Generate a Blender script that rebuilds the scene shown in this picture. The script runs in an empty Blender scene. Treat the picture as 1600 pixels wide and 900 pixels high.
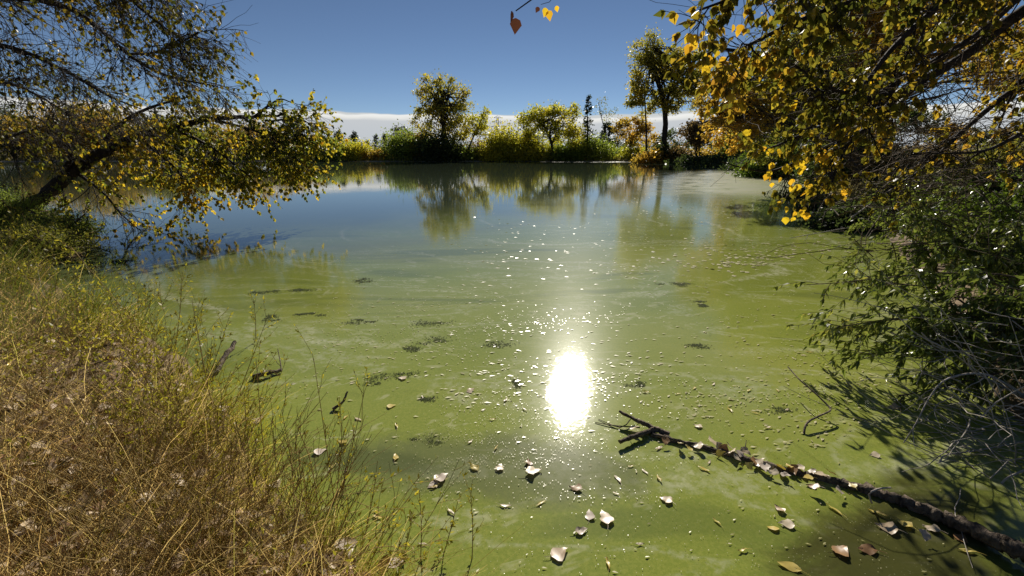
import bpy, math
import numpy as np
from mathutils import Vector, Matrix

sc = bpy.context.scene
col = sc.collection
R = math.radians
rng = np.random.default_rng(7)

# ------------------------------------------------------------------ camera, world, sun, exposure
FPX, PITCH, CAMZ = 700.0, R(16.85), 1.7
cam_d = bpy.data.cameras.new('camera')
cam_d.sensor_width = 36.0
cam_d.lens = FPX / 1600 * 36
cam_d.clip_start = 0.05
cam_d.clip_end = 20000
cam = bpy.data.objects.new('camera', cam_d)
col.objects.link(cam)
cam.location = (0, 0, CAMZ)
cam.rotation_euler = (R(90) - PITCH, 0, 0)
sc.camera = cam

SUN_AZ, SUN_EL = R(8.2), R(29.5)
SUN = Vector((math.sin(SUN_AZ) * math.cos(SUN_EL), math.cos(SUN_AZ) * math.cos(SUN_EL), math.sin(SUN_EL)))

world = bpy.data.worlds.new('World')
sc.world = world
world.use_nodes = True
wt = world.node_tree
wt.nodes.clear()
def wn(t, **k):
    n = wt.nodes.new(t)
    for a, b in k.items():
        setattr(n, a, b)
    return n
sky = wn('ShaderNodeTexSky', sky_type='NISHITA', sun_disc=False, sun_elevation=SUN_EL, sun_rotation=SUN_AZ,
         altitude=2800, air_density=0.8, dust_density=0.0, ozone_density=2.2)
tc = wn('ShaderNodeTexCoord')
sep = wn('ShaderNodeSeparateXYZ')
wt.links.new(tc.outputs['Generated'], sep.inputs[0])
# a flat bank of high cloud low over the whole horizon
mp = wn('ShaderNodeMapping'); mp.inputs['Scale'].default_value = (2.2, 2.2, 26.0)
wt.links.new(tc.outputs['Generated'], mp.inputs[0])
ns = wn('ShaderNodeTexNoise'); ns.inputs['Scale'].default_value = 1.6; ns.inputs['Detail'].default_value = 5
wt.links.new(mp.outputs[0], ns.inputs['Vector'])
mp2 = wn('ShaderNodeMapping'); mp2.inputs['Scale'].default_value = (3.0, 3.0, 3.0)
wt.links.new(tc.outputs['Generated'], mp2.inputs[0])
ns2 = wn('ShaderNodeTexNoise'); ns2.inputs['Scale'].default_value = 1.3; ns2.inputs['Detail'].default_value = 4
wt.links.new(mp2.outputs[0], ns2.inputs['Vector'])
def wmath(op, a, b=None, c=None):
    n = wn('ShaderNodeMath', operation=op)
    for i, v in enumerate((a, b, c)):
        if v is None: continue
        if isinstance(v, (int, float)): n.inputs[i].default_value = v
        else: wt.links.new(v, n.inputs[i])
    return n.outputs[0]
def wmap(v, a, b, c=0.0, d=1.0):
    n = wn('ShaderNodeMapRange', interpolation_type='SMOOTHSTEP')
    wt.links.new(v, n.inputs[0])
    for i, x in enumerate((a, b, c, d)): n.inputs[i + 1].default_value = x
    return n.outputs[0]
zz = sep.outputs['Z']
edge = wmath('MULTIPLY_ADD', ns2.outputs[0], 0.034, 0.0585)      # sine of the bank's upper edge
rel = wmath('SUBTRACT', edge, zz)
mask = wmap(rel, -0.0012, 0.0022)
streak = wmap(ns.outputs[0], 0.3, 0.7)
ramp = wn('ShaderNodeValToRGB')
ramp.color_ramp.elements[0].position = 0.0; ramp.color_ramp.elements[0].color = (.48, .49, .48, 1)
ramp.color_ramp.elements[1].position = 1.0; ramp.color_ramp.elements[1].color = (.38, .41, .45, 1)
e = ramp.color_ramp.elements.new(0.22); e.color = (.46, .47, .48, 1)
e = ramp.color_ramp.elements.new(0.10); e.color = (.67, .66, .62, 1)
e = ramp.color_ramp.elements.new(0.04); e.color = (.72, .71, .68, 1)
pos = wmath('MULTIPLY', rel, 13.0)
pos2 = wmath('ADD', pos, wmath('MULTIPLY_ADD', ns.outputs[0], 0.42, -0.21))
wt.links.new(pos2, ramp.inputs[0])
SKY_STRENGTH = 0.05
skym = wn('ShaderNodeMix', data_type='RGBA', blend_type='MULTIPLY')
skym.inputs[0].default_value = 1.0
skym.inputs[7].default_value = (1, 1, 1, 1)
wt.links.new(sky.outputs[0], skym.inputs[6])
cm = wn('ShaderNodeMix', data_type='RGBA', blend_type='MULTIPLY')
cm.inputs[0].default_value = 1.0
wt.links.new(ramp.outputs[0], cm.inputs[6])
kk = 1.0 / SKY_STRENGTH
cm.inputs[7].default_value = (kk, kk, kk, 1)
mx = wn('ShaderNodeMix', data_type='RGBA')
mfac = wmath('MULTIPLY', mask, 0.93)
wt.links.new(mfac, mx.inputs[0])
wt.links.new(skym.outputs[2], mx.inputs[6])
wt.links.new(cm.outputs[2], mx.inputs[7])
bg = wn('ShaderNodeBackground'); bg.inputs[1].default_value = SKY_STRENGTH
wo = wn('ShaderNodeOutputWorld')
wt.links.new(mx.outputs[2], bg.inputs[0])
wt.links.new(bg.outputs[0], wo.inputs[0])

sun_d = bpy.data.lights.new('sun', 'SUN')
sun_d.energy = 5.0
sun_d.angle = R(0.53)
sun_d.color = (1.0, 0.93, 0.82)
sun = bpy.data.objects.new('sun', sun_d)
sun.rotation_euler = SUN.to_track_quat('Z', 'Y').to_euler()
sun.location = (0, 0, 30)
col.objects.link(sun)

sc.view_settings.view_transform = 'Standard'
sc.view_settings.look = 'None'
sc.view_settings.exposure = 0.34
sc.view_settings.gamma = 1.0
sc.render.engine = 'CYCLES'
sc.cycles.use_denoising = True
sc.cycles.max_bounces = 6
sc.cycles.diffuse_bounces = 3
sc.cycles.glossy_bounces = 3
sc.cycles.transmission_bounces = 4
sc.cycles.caustics_reflective = False
sc.cycles.caustics_refractive = False
sc.cycles.sample_clamp_indirect = 4.0

# ------------------------------------------------------------------ geometry helpers
CP, SP = math.cos(PITCH), math.sin(PITCH)
def at(px, py, Y):
    """point of the world at forward distance Y that the photograph shows at (px, py)"""
    dx, dy = (px - 800) / FPX, (450 - py) / FPX
    d = np.array([dx, CP + dy * SP, -SP + dy * CP])
    return d * (Y / d[1]) + np.array([0, 0, CAMZ])
def gnd(px, py, z=0.0):
    dx, dy = (px - 800) / FPX, (450 - py) / FPX
    d = np.array([dx, CP + dy * SP, -SP + dy * CP])
    return d * ((z - CAMZ) / d[2]) + np.array([0, 0, CAMZ])
def mpp(Y):
    return float(np.linalg.norm(at(801, 240, Y) - at(800, 240, Y)))
def unit(v):
    v = np.asarray(v, float)
    return v / np.maximum(np.linalg.norm(v, axis=-1, keepdims=True), 1e-9)

class MB:
    def __init__(s):
        s.v, s.q, s.t, s.n = [], [], [], 0
    def add(s, v, quads=None, tris=None):
        v = np.asarray(v, float).reshape(-1, 3)
        if quads is not None and len(quads): s.q.append(np.asarray(quads, np.int64).reshape(-1, 4) + s.n)
        if tris is not None and len(tris): s.t.append(np.asarray(tris, np.int64).reshape(-1, 3) + s.n)
        s.v.append(v); s.n += len(v)
    def mesh(s, name, mat, origin=(0, 0, 0), smooth=False):
        v = np.concatenate(s.v) - np.asarray(origin, float)
        q = np.concatenate(s.q) if s.q else np.zeros((0, 4), np.int64)
        t = np.concatenate(s.t) if s.t else np.zeros((0, 3), np.int64)
        me = bpy.data.meshes.new(name)
        me.vertices.add(len(v)); me.vertices.foreach_set('co', v.astype(np.float32).ravel())
        loops = np.concatenate([q.ravel(), t.ravel()]).astype(np.int32)
        me.loops.add(len(loops)); me.loops.foreach_set('vertex_index', loops)
        starts = np.concatenate([np.arange(len(q)) * 4, len(q) * 4 + np.arange(len(t)) * 3]).astype(np.int32)
        me.polygons.add(len(starts)); me.polygons.foreach_set('loop_start', starts)
        me.update(calc_edges=True)
        if smooth: me.polygons.foreach_set('use_smooth', np.ones(len(starts), bool))
        me.materials.append(mat)
        return me
    def build(s, name, mat, parent=None, smooth=False):
        if s.n == 0: return None
        org = np.array(parent.matrix_basis.translation if parent and parent.parent is None else (0, 0, 0)) if parent else (0, 0, 0)
        o = bpy.data.objects.new(name, s.mesh(name, mat, org, smooth))
        col.objects.link(o)
        if parent: o.parent = parent
        return o
def tag(o, label=None, cat=None, group=None, kind=None):
    if label: o['label'] = label
    if cat: o['category'] = cat
    if group: o['group'] = group
    if kind: o['kind'] = kind
    return o
def empty(name, loc, label, cat, group=None):
    o = bpy.data.objects.new(name, None)
    o.empty_display_size = 0.2
    o.location = [float(x) for x in loc]
    col.objects.link(o)
    return tag(o, label, cat, group)

def grow(p0, d0, L, K, wander=0.15, grav=0.0, g=rng):
    p = np.array(p0, float).reshape(-1, 3).copy(); d = unit(np.array(d0, float).reshape(-1, 3))
    N = len(p); L = np.broadcast_to(np.asarray(L, float), (N,))
    out = [p.copy()]
    for k in range(K - 1):
        d = unit(d + g.normal(0, wander, (N, 3)) + np.array([0, 0, grav]))
        p = p + d * (L / (K - 1))[:, None]
        out.append(p.copy())
    return np.stack(out, 1)
def tubes(mb, P, r0, r1, sides=4, cap=False):
    P = np.asarray(P, float)
    if P.ndim == 2: P = P[None]
    N, K, _ = P.shape
    if N == 0: return
    r0 = np.broadcast_to(np.asarray(r0, float), (N,)); r1 = np.broadcast_to(np.asarray(r1, float), (N,))
    u = np.linspace(0, 1, K)
    rad = r0[:, None] * (1 - u) + r1[:, None] * u
    T = unit(np.gradient(P, axis=1))
    main = unit(P[:, -1] - P[:, 0])
    ref = np.where(np.abs(main[:, 2:3]) > 0.8, np.array([[1.0, 0.1, 0]]), np.array([[0.1, 0.05, 1.0]]))
    A = unit(np.cross(T, ref[:, None, :])); B = np.cross(T, A)
    a = np.arange(sides) / sides * 2 * np.pi
    V = P[:, :, None, :] + rad[:, :, None, None] * (np.cos(a)[None, None, :, None] * A[:, :, None, :] + np.sin(a)[None, None, :, None] * B[:, :, None, :])
    idx = np.arange(N * K * sides).reshape(N, K, sides)
    i0 = idx[:, :-1]; i1 = idx[:, 1:]
    Q = np.stack([i0, np.roll(i0, -1, 2), np.roll(i1, -1, 2), i1], -1).reshape(-1, 4)
    mb.add(V, Q)
    if cap:
        for n in range(N):
            for ring, c in ((idx[n, 0], P[n, 0]), (idx[n, -1], P[n, -1])):
                base = mb.n
                vv = np.concatenate([V.reshape(-1, 3)[ring], c[None]])
                mb.add(vv, None, [(i, (i + 1) % sides, sides) for i in range(sides)])
def smooth_line(pts, K):
    pts = np.asarray(pts, float)
    d = np.concatenate([[0], np.cumsum(np.linalg.norm(np.diff(pts, axis=0), axis=1))])
    u = np.linspace(0, d[-1], K)
    ext = np.concatenate([[2 * pts[0] - pts[1]], pts, [2 * pts[-1] - pts[-2]]])
    out = []
    for x in u:
        i = min(max(np.searchsorted(d, x, side='right') - 1, 0), len(pts) - 2)
        t = (x - d[i]) / max(d[i + 1] - d[i], 1e-9)
        a, b, c, e = ext[i], ext[i + 1], ext[i + 2], ext[i + 3]
        out.append(0.5 * (2 * b + (c - a) * t + (2 * a - 5 * b + 4 * c - e) * t * t + (3 * b - a - 3 * c + e) * t ** 3))
    return np.array(out)
def along(P, n, t0=0.1, t1=1.0, g=rng):
    """n random points on each polyline of P, with tangents and parameters"""
    N, K, _ = P.shape
    t = g.uniform(t0, t1, (N, n)) * (K - 1)
    i = np.minimum(t.astype(int), K - 2); f = (t - i)[..., None]
    r = np.arange(N)[:, None]
    p = P[r, i] * (1 - f) + P[r, i + 1] * f
    return p.reshape(-1, 3), unit(P[r, i + 1] - P[r, i]).reshape(-1, 3), (t / (K - 1)).reshape(-1)
def rvec(n, g=rng):
    return unit(g.normal(0, 1, (n, 3)))

LEAF = {
    'heart': (np.array([[0, 0, 0], [.12, .30, .05], [.42, .42, .07], [1, 0, -.06], [.42, -.42, .07], [.12, -.30, .05], [.45, 0, -.02]]),
              np.array([[0, 6, 2, 1], [0, 5, 4, 6]]), np.array([[6, 3, 2], [6, 4, 3]])),
    'rhomb': (np.array([[0, 0, 0], [.42, .40, .05], [1, 0, 0], [.42, -.40, .05]]), np.array([[0, 3, 2, 1]]), None),
    'slim': (np.array([[0, 0, 0], [.35, .10, .03], [1, 0, -.05], [.35, -.10, .03]]), np.array([[0, 3, 2, 1]]), None),
    'oval': (np.array([[0, 0, 0], [.25, .22, .03], [.65, .2, .02], [1, 0, -.05], [.65, -.2, .02], [.25, -.22, .03]]),
             np.array([[0, 3, 2, 1], [0, 5, 4, 3]]), None),
}
def frames(axis, normal):
    x = unit(axis); z = unit(normal - (normal * x).sum(-1, keepdims=True) * x); y = np.cross(z, x)
    return x, y, z
def leaves(mb, pos, axis, normal, size, kind='heart', width=1.0):
    tv, tq, tt = LEAF[kind]
    x, y, z = frames(axis, normal)
    s = np.broadcast_to(np.asarray(size, float), (len(pos),))[:, None, None]
    w = tv[None] * np.array([1, width, 1])
    V = pos[:, None] + s * (w[..., 0:1] * x[:, None] + w[..., 1:2] * y[:, None] + w[..., 2:3] * z[:, None])
    m = len(tv); off = (np.arange(len(pos)) * m)[:, None, None]
    mb.add(V, (off + tq[None]).reshape(-1, 4), None if tt is None else (off + tt[None]).reshape(-1, 3))
def leaf_mesh(name, kind, mat, width=1.0):
    mb = MB(); leaves(mb, np.zeros((1, 3)), np.array([[1., 0, 0]]), np.array([[0., 0, 1]]), 1.0, kind, width)
    return mb.mesh(name, mat)
def leaf_objects(mesh, name, parent, pos, axis, normal, size):
    x, y, z = frames(axis, normal)
    org = np.array(parent.location)
    for i in range(len(pos)):
        s = float(size[i]); p = pos[i] - org
        o = bpy.data.objects.new(name, mesh)
        o.matrix_basis = Matrix(((x[i][0] * s, y[i][0] * s, z[i][0] * s, p[0]), (x[i][1] * s, y[i][1] * s, z[i][1] * s, p[1]),
                                 (x[i][2] * s, y[i][2] * s, z[i][2] * s, p[2]), (0, 0, 0, 1)))
        col.objects.link(o); o.parent = parent
def in_frame(pos, m=0):
    v = pos - np.array([0, 0, CAMZ])
    zc = v[:, 1] * CP - v[:, 2] * SP; yc = v[:, 1] * SP + v[:, 2] * CP
    px = 800 + FPX * v[:, 0] / np.maximum(zc, .01); py = 450 - FPX * yc / np.maximum(zc, .01)
    return (zc > .1) & (px > -m) & (px < 1600 + m) & (py > -m) & (py < 900 + m), zc, px, py

# ------------------------------------------------------------------ materials
class NT:
    def __init__(s, name):
        s.m = bpy.data.materials.new(name); s.m.use_nodes = True
        s.t = s.m.node_tree; s.t.nodes.clear()
        s.out = s.n('ShaderNodeOutputMaterial')
    def n(s, typ, **k):
        n = s.t.nodes.new(typ)
        for a, b in k.items(): setattr(n, a, b)
        return n
    def set(s, sock, v):
        if isinstance(v, bpy.types.NodeSocket): s.t.links.new(v, sock)
        elif isinstance(v, tuple) and len(v) == 3 and sock.type == 'RGBA': sock.default_value = (*v, 1)
        else: sock.default_value = v
    def math(s, op, a, b=0.0, c=None, clamp=False):
        n = s.n('ShaderNodeMath', operation=op, use_clamp=clamp)
        s.set(n.inputs[0], a); s.set(n.inputs[1], b)
        if c is not None: s.set(n.inputs[2], c)
        return n.outputs[0]
    def map(s, v, a, b, c=0.0, d=1.0, smooth=True):
        n = s.n('ShaderNodeMapRange', interpolation_type='SMOOTHSTEP' if smooth else 'LINEAR')
        s.set(n.inputs[0], v)
        for i, x in enumerate((a, b, c, d)): s.set(n.inputs[i + 1], x)
        return n.outputs[0]
    def mix(s, f, a, b, blend='MIX'):
        n = s.n('ShaderNodeMix', data_type='RGBA', blend_type=blend)
        s.set(n.inputs[0], f); s.set(n.inputs[6], a); s.set(n.inputs[7], b)
        return n.outputs[2]
    def noise(s, vec, scale, detail=3, rough=.55, dist=0.0, out=0):
        n = s.n('ShaderNodeTexNoise')
        s.set(n.inputs['Vector'], vec); n.inputs['Scale'].default_value = scale
        n.inputs['Detail'].default_value = detail; n.inputs['Roughness'].default_value = rough; n.inputs['Distortion'].default_value = dist
        return n.outputs[out]
    def mapping(s, vec, scale=(1, 1, 1), loc=(0, 0, 0), rot=(0, 0, 0)):
        n = s.n('ShaderNodeMapping'); s.set(n.inputs[0], vec)
        n.inputs['Scale'].default_value = scale; n.inputs['Location'].default_value = loc; n.inputs['Rotation'].default_value = rot
        return n.outputs[0]
    def ramp(s, f, stops):
        n = s.n('ShaderNodeValToRGB'); s.set(n.inputs[0], f)
        cr = n.color_ramp
        cr.elements[0].position = stops[0][0]; cr.elements[0].color = (*stops[0][1], 1)
        cr.elements[1].position = stops[-1][0]; cr.elements[1].color = (*stops[-1][1], 1)
        for p, c in stops[1:-1]:
            e = cr.elements.new(p); e.color = (*c, 1)
        return n.outputs[0]
    def geo(s, name): 
        return s.n('ShaderNodeNewGeometry').outputs[name]
    def bump(s, h, strength, dist):
        n = s.n('ShaderNodeBump'); s.set(n.inputs['Height'], h)
        s.set(n.inputs['Strength'], strength); n.inputs['Distance'].default_value = dist
        return n.outputs[0]
    def principled(s, color, rough=.6, spec=.5, normal=None, ior=None):
        n = s.n('ShaderNodeBsdfPrincipled')
        s.set(n.inputs['Base Color'], color); s.set(n.inputs['Roughness'], rough); s.set(n.inputs['Specular IOR Level'], spec)
        if normal is not None: s.set(n.inputs['Normal'], normal)
        if ior: n.inputs['IOR'].default_value = ior
        return n.outputs[0]
    def done(s, sh):
        s.t.links.new(sh, s.out.inputs['Surface']); return s.m

def leaf_mat(name, stops, trans=.5, rough=.45, spec=.35, patch=0.0, tboost=1.8, tblue=.7):
    t = NT(name)
    r = t.math('FRACT', t.math('ADD', t.geo('Random Per Island'), t.n('ShaderNodeObjectInfo').outputs['Random']))
    if patch:
        nz = t.map(t.noise(t.geo('Position'), patch, 2), .3, .7)
        r = t.math('ADD', t.math('MULTIPLY', r, .55), t.math('MULTIPLY', nz, .45))
    c = t.ramp(r, stops)
    p = t.principled(c, rough, spec)
    tr = t.n('ShaderNodeBsdfTranslucent')
    t.set(tr.inputs[0], t.mix(1.0, c, (tboost, tboost, tboost * tblue), 'MULTIPLY'))
    m = t.n('ShaderNodeMixShader'); m.inputs[0].default_value = trans
    t.t.links.new(p, m.inputs[1]); t.t.links.new(tr.outputs[0], m.inputs[2])
    return t.done(m.outputs[0])
def bark_mat(name, a, b, scale=14, bump=.6):
    t = NT(name)
    pos = t.geo('Position')
    v = t.mapping(pos, (1, 1, .35))
    nz = t.noise(v, scale, 6, .65, .6)
    c = t.ramp(nz, [(.3, a), (.7, b)])
    return t.done(t.principled(c, .85, .25, t.bump(nz, bump, .03)))

GOLD = [(0, (.10, .12, .015)), (.3, (.20, .19, .02)), (.6, (.34, .24, .02)), (.85, (.45, .27, .02)), (1, (.30, .13, .02))]
GOLDGREEN = [(0, (.05, .07, .012)), (.3, (.10, .11, .016)), (.55, (.22, .18, .02)), (.8, (.40, .27, .02)), (1, (.34, .15, .02))]
M = {
    'leaf_left': leaf_mat('left_tree_leaf', GOLDGREEN, .62, patch=.5, tboost=2.3),
    'leaf_tall': leaf_mat('tall_tree_leaf', [(0, (.04, .05, .01)), (.5, (.10, .09, .015)), (.8, (.22, .15, .02)), (1, (.32, .20, .02))], .5, patch=.5),
    'leaf_right': leaf_mat('right_tree_leaf', [(0, (.035, .045, .01)), (.35, (.08, .08, .013)), (.6, (.14, .11, .015)), (.85, (.30, .19, .02)), (1, (.20, .09, .02))], .62, patch=.9, tboost=2.1),
    'leaf_gold': leaf_mat('golden_leaf', [(0, (.42, .30, .02)), (.5, (.52, .33, .02)), (.8, (.45, .24, .02)), (1, (.30, .26, .03))], .55),
    'leaf_brown': leaf_mat('brown_leaf', [(0, (.08, .028, .02)), (1, (.11, .04, .025))], .3, tboost=1.2),
    'far_olive': leaf_mat('olive_crown', [(0, (0.0725, 0.0943, 0.0217)), (0.5, (0.145, 0.1522, 0.029)), (1, (0.2755, 0.2175, 0.0435))], .55, patch=.25),
    'far_yellow': leaf_mat('yellow_crown', tboost=2.4, stops=[(0, (0.125, 0.1375, 0.0187)), (0.5, (0.25, 0.2375, 0.025)), (1, (0.4, 0.325, 0.0375))], trans=.6, patch=.25),
    'far_gold': leaf_mat('gold_olive_crown', [(0, (.11, .12, .022)), (.5, (.20, .18, .03)), (1, (.34, .25, .04))], .6, patch=.25, tboost=2.3),
    'far_green': leaf_mat('green_crown', tboost=2.3, stops=[(0, (0.063, 0.098, 0.021)), (0.5, (0.126, 0.161, 0.028)), (1, (0.224, 0.224, 0.042))], trans=.6, patch=.25),
    'far_rust': leaf_mat('rust_crown', tboost=2.3, stops=[(0, (0.1215, 0.0945, 0.027)), (0.5, (0.2295, 0.162, 0.027)), (1, (0.378, 0.216, 0.0338))], trans=.6, patch=.25),
    'far_brown': leaf_mat('brown_crown', [(0, (0.078, 0.0585, 0.0325)), (0.5, (0.13, 0.091, 0.0455)), (1, (0.195, 0.13, 0.052))], .55, patch=.25),
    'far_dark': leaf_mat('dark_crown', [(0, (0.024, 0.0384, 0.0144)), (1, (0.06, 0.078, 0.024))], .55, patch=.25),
    'needle': leaf_mat('needle', [(0, (.028, .042, .024)), (1, (.06, .08, .04))], .3),
    'bright_green': leaf_mat('bright_green_crown', [(0, (.06, .10, .012)), (1, (.15, .20, .03))], .45, patch=.25),
    'willow': leaf_mat('willow_leaf', [(0, (.055, .08, .02)), (.5, (.11, .14, .03)), (.88, (.18, .19, .045)), (1, (.36, .29, .08))], .5, .3, .6, patch=.8),
    'bark_dark': bark_mat('dark_bark', (.012, .009, .007), (.055, .043, .032)),
    'bark_mid': bark_mat('mid_bark', (.03, .024, .018), (.12, .10, .075)),
    'bark_log': bark_mat('log_bark', (.02, .015, .011), (.26, .20, .14), 26, 1.0),
    'twig_grey': bark_mat('grey_twig', (.24, .21, .18), (.50, .45, .39), 30, .3),
    'twig_brown': bark_mat('brown_twig', (.05, .035, .022), (.13, .09, .055), 30, .3),
    'stalk': bark_mat('weed_stalk', (.17, .11, .035), (.38, .27, .09), 20, .2),
    'dry_grass': leaf_mat('dry_grass', [(0, (.24, .14, .05)), (.3, (.46, .31, .11)), (.6, (.60, .45, .19)), (.85, (.44, .39, .09)), (1, (.72, .60, .35))], .5, .6, .2, patch=1.3, tboost=2.0, tblue=.9),
    'green_grass': leaf_mat('green_grass', [(0, (.05, .075, .015)), (.5, (.10, .13, .025)), (1, (.20, .20, .05))], .4, .5, .3, patch=1.3),
    'forb': leaf_mat('forb_leaf', [(0, (.13, .13, .018)), (.5, (.22, .20, .024)), (1, (.38, .32, .04))], .5, patch=1.0),
    'litter': leaf_mat('leaf_litter', [(0, (.20, .13, .07)), (.4, (.40, .29, .17)), (.8, (.58, .46, .31)), (1, (.40, .22, .1))], .12, .55, .3),
    'float_pale': leaf_mat('pale_floating_leaf', [(0, (.46, .35, .22)), (.35, (.62, .52, .37)), (.7, (.55, .45, .31)), (1, (.38, .25, .14))], .1, .4, .45),
    'float_mauve': leaf_mat('mauve_floating_leaf', [(0, (.42, .34, .26)), (1, (.52, .43, .34))], .1, .4, .45),
    'float_yellow': leaf_mat('yellow_floating_leaf', [(0, (.50, .37, .07)), (1, (.56, .46, .14))], .15, .4, .45),
    'float_brown': leaf_mat('brown_floating_leaf', [(0, (.20, .11, .05)), (1, (.30, .17, .07))], .1, .4, .45),
    'float_bits': leaf_mat('floating_bits', [(0, (.30, .28, .10)), (.5, (.45, .42, .20)), (1, (.62, .56, .36))], .1, .32, .6),
    'weed_patch': leaf_mat('dark_weed', [(0, (.025, .033, .014)), (1, (.075, .09, .03))], 0, .9, .05),
    'far_grass': leaf_mat('far_grass', [(0, (.10, .10, .03)), (.5, (.20, .17, .06)), (1, (.32, .26, .11))], .35, .6, .2, patch=.15),
}
t = NT('galvanised_steel')
M['steel'] = t.done(t.principled(t.ramp(t.noise(t.geo('Position'), 2, 3), [(.3, (.16, .17, .18)), (.7, (.24, .25, .26))]), .5, .5))

# ------------------------------------------------------------------ the setting: ground and water
LAKE = np.array([
    gnd(570, 940)[:2], gnd(480, 870)[:2], gnd(405, 770)[:2], gnd(365, 690)[:2], gnd(330, 620)[:2], gnd(275, 560)[:2], gnd(190, 500)[:2], gnd(40, 430)[:2],
    (-7.6, 8.0), (-10.4, 10.9), (-13.6, 13.4), (-18, 15), (-40, 20), (-75, 30), (-105, 62), (-100, 88), (-60, 93), (-30, 91), (-12, 90), (5, 91), (18, 90), (30, 84), (36, 74), (37, 64),
    (34, 52), (27, 42), (20.5, 35), (17.5, 29), (14.5, 22), (11.2, 15.5), (8.6, 10.5), (6.4, 7.0), (4.7, 4.4), (3.5, 2.8), (2.9, 1.9), (2.2, 1.2), (1.4, 0.85), (0.6, 0.75)])
def shore_dist(p):
    """signed distance to the waterline, positive on land"""
    a = LAKE; b = np.roll(LAKE, -1, 0)
    best = np.full(len(p), 1e18); inside = np.zeros(len(p), bool)
    for s, e in zip(a, b):
        d = e - s
        u = np.clip(((p - s) @ d) / (d @ d), 0, 1)
        q = p - s - u[:, None] * d
        best = np.minimum(best, (q * q).sum(1))
        c = (s[1] > p[:, 1]) != (e[1] > p[:, 1])
        with np.errstate(divide='ignore', invalid='ignore'):
            xi = (e[0] - s[0]) * (p[:, 1] - s[1]) / (e[1] - s[1]) + s[0]
        inside ^= c & (p[:, 0] < xi)
    d = np.sqrt(best)
    return np.where(inside, -d, d)
def wob(p):
    x, y = p[:, 0], p[:, 1]
    return (np.sin(x * 1.7 + y * .6) * np.sin(y * 1.3 - x * .4) + .5 * np.sin(x * 4.1 + 1) * np.sin(y * 3.7 + 2))
def height(p):
    p = np.asarray(p, float).reshape(-1, 2)
    s = shore_dist(p) + .06 * wob(p * 1.5)
    r = np.hypot(p[:, 0], p[:, 1])
    land = .22 * (1 - np.exp(-np.maximum(s, 0) / .5)) + .02 * np.clip(s, 0, 25) + .012 * np.clip(s - 5, 0, 150) + .02 * wob(p)
    land += .012 * np.clip(p[:, 0] - 14, 0, 120) * np.clip(s / 20, 0, 1)
    fall = np.clip((r - 260) / 900, 0, 1)
    land = land * (1 - fall) + 2.0 * fall
    return np.where(s > 0, np.maximum(land, .03 * np.clip(s / .2, 0, 1)), np.maximum(s * .35, -.9))
def polar(rs, nt):
    th = np.linspace(0, 2 * np.pi, nt, endpoint=False)
    X = rs[:, None] * np.sin(th); Y = rs[:, None] * np.cos(th)
    pts = np.stack([X, Y], -1).reshape(-1, 2)
    idx = np.arange(len(rs) * nt).reshape(len(rs), nt)
    i0, i1 = idx[:-1], idx[1:]
    q = np.stack([i0, i1, np.roll(i1, -1, 1), np.roll(i0, -1, 1)], -1).reshape(-1, 4)
    return pts, q, idx
pts, q, idx = polar(np.geomspace(.12, 6000, 330), 480)
mb = MB(); mb.add(np.column_stack([pts, height(pts)]), q)
c = mb.n; mb.add([[0, 0, float(height([[0, 0]])[0])]])
mb.t.append(np.array([(c, idx[0][i], idx[0][(i + 1) % 480]) for i in range(480)]))
t = NT('ground_soil')
pos = t.geo('Position')
sepn = t.n('ShaderNodeSeparateXYZ'); t.set(sepn.inputs[0], pos)
n1 = t.noise(pos, .12, 5); n2 = t.noise(pos, 5, 6, .65); n3 = t.noise(pos, .9, 4)
soil = t.ramp(n2, [(.3, (.08, .055, .03)), (.7, (.28, .20, .115))])
grassy = t.ramp(n1, [(.32, (.09, .10, .03)), (.5, (.20, .165, .065)), (.68, (.30, .24, .11))])
far = t.n('ShaderNodeVectorMath', operation='LENGTH'); t.set(far.inputs[0], pos)
cc = t.mix(t.map(far.outputs['Value'], 12, 26), soil, t.mix(t.map(n3, .3, .7), grassy, t.mix(.5, grassy, soil)))
# pale dried mud along the far waterline
mud = t.math('MULTIPLY', t.map(sepn.outputs['Z'], .03, .16, 1, 0), t.map(far.outputs['Value'], 45, 60))
cc = t.mix(mud, cc, (.40, .36, .28))
ground = mb.build('ground', t.done(t.principled(cc, .9, .2, t.bump(n2, .6, .05))), smooth=True)
tag(ground, 'bare earth banks and dry grassland around the pond', kind='structure')

# water
pts, q, idx = polar(np.geomspace(.3, 130, 240), 360)
mb = MB(); mb.add(np.column_stack([pts, np.zeros(len(pts))]), q)
mb.add([[0, 0, 0]]); mb.t.append(np.array([(mb.n - 1, idx[0][i], idx[0][(i + 1) % 360]) for i in range(360)]))
t = NT('algae_water')
pos = t.geo('Position')
sx = t.n('ShaderNodeSeparateXYZ'); t.set(sx.inputs[0], pos)
X, Y = sx.outputs['X'], sx.outputs['Y']
att = t.n('ShaderNodeAttribute'); att.attribute_name = 'shore'
sh = att.outputs['Fac']
swirl = t.noise(t.mapping(pos, (.55, .9, 1)), .8, 5, .6, 2.2)
broad = t.noise(t.mapping(pos, (.35, .6, 1), (3, 1, 0)), .55, 4, .55, 1.0)
fine = t.noise(pos, 45, 3, .7)
mid = t.noise(pos, 6, 4, .6, .6)
alg = t.ramp(broad, [(.3, (.165, .205, .034)), (.5, (.215, .255, .046)), (.7, (.27, .29, .066))])
alg = t.mix(t.map(fine, .42, .62, 0, .4), alg, (.31, .32, .07))
alg = t.mix(t.map(t.noise(pos, 110, 2, .6), .56, .70, 0, .45), alg, (.12, .145, .018))
alg = t.mix(t.map(mid, .58, .75, 0, .35), alg, (.10, .13, .02))
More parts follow.
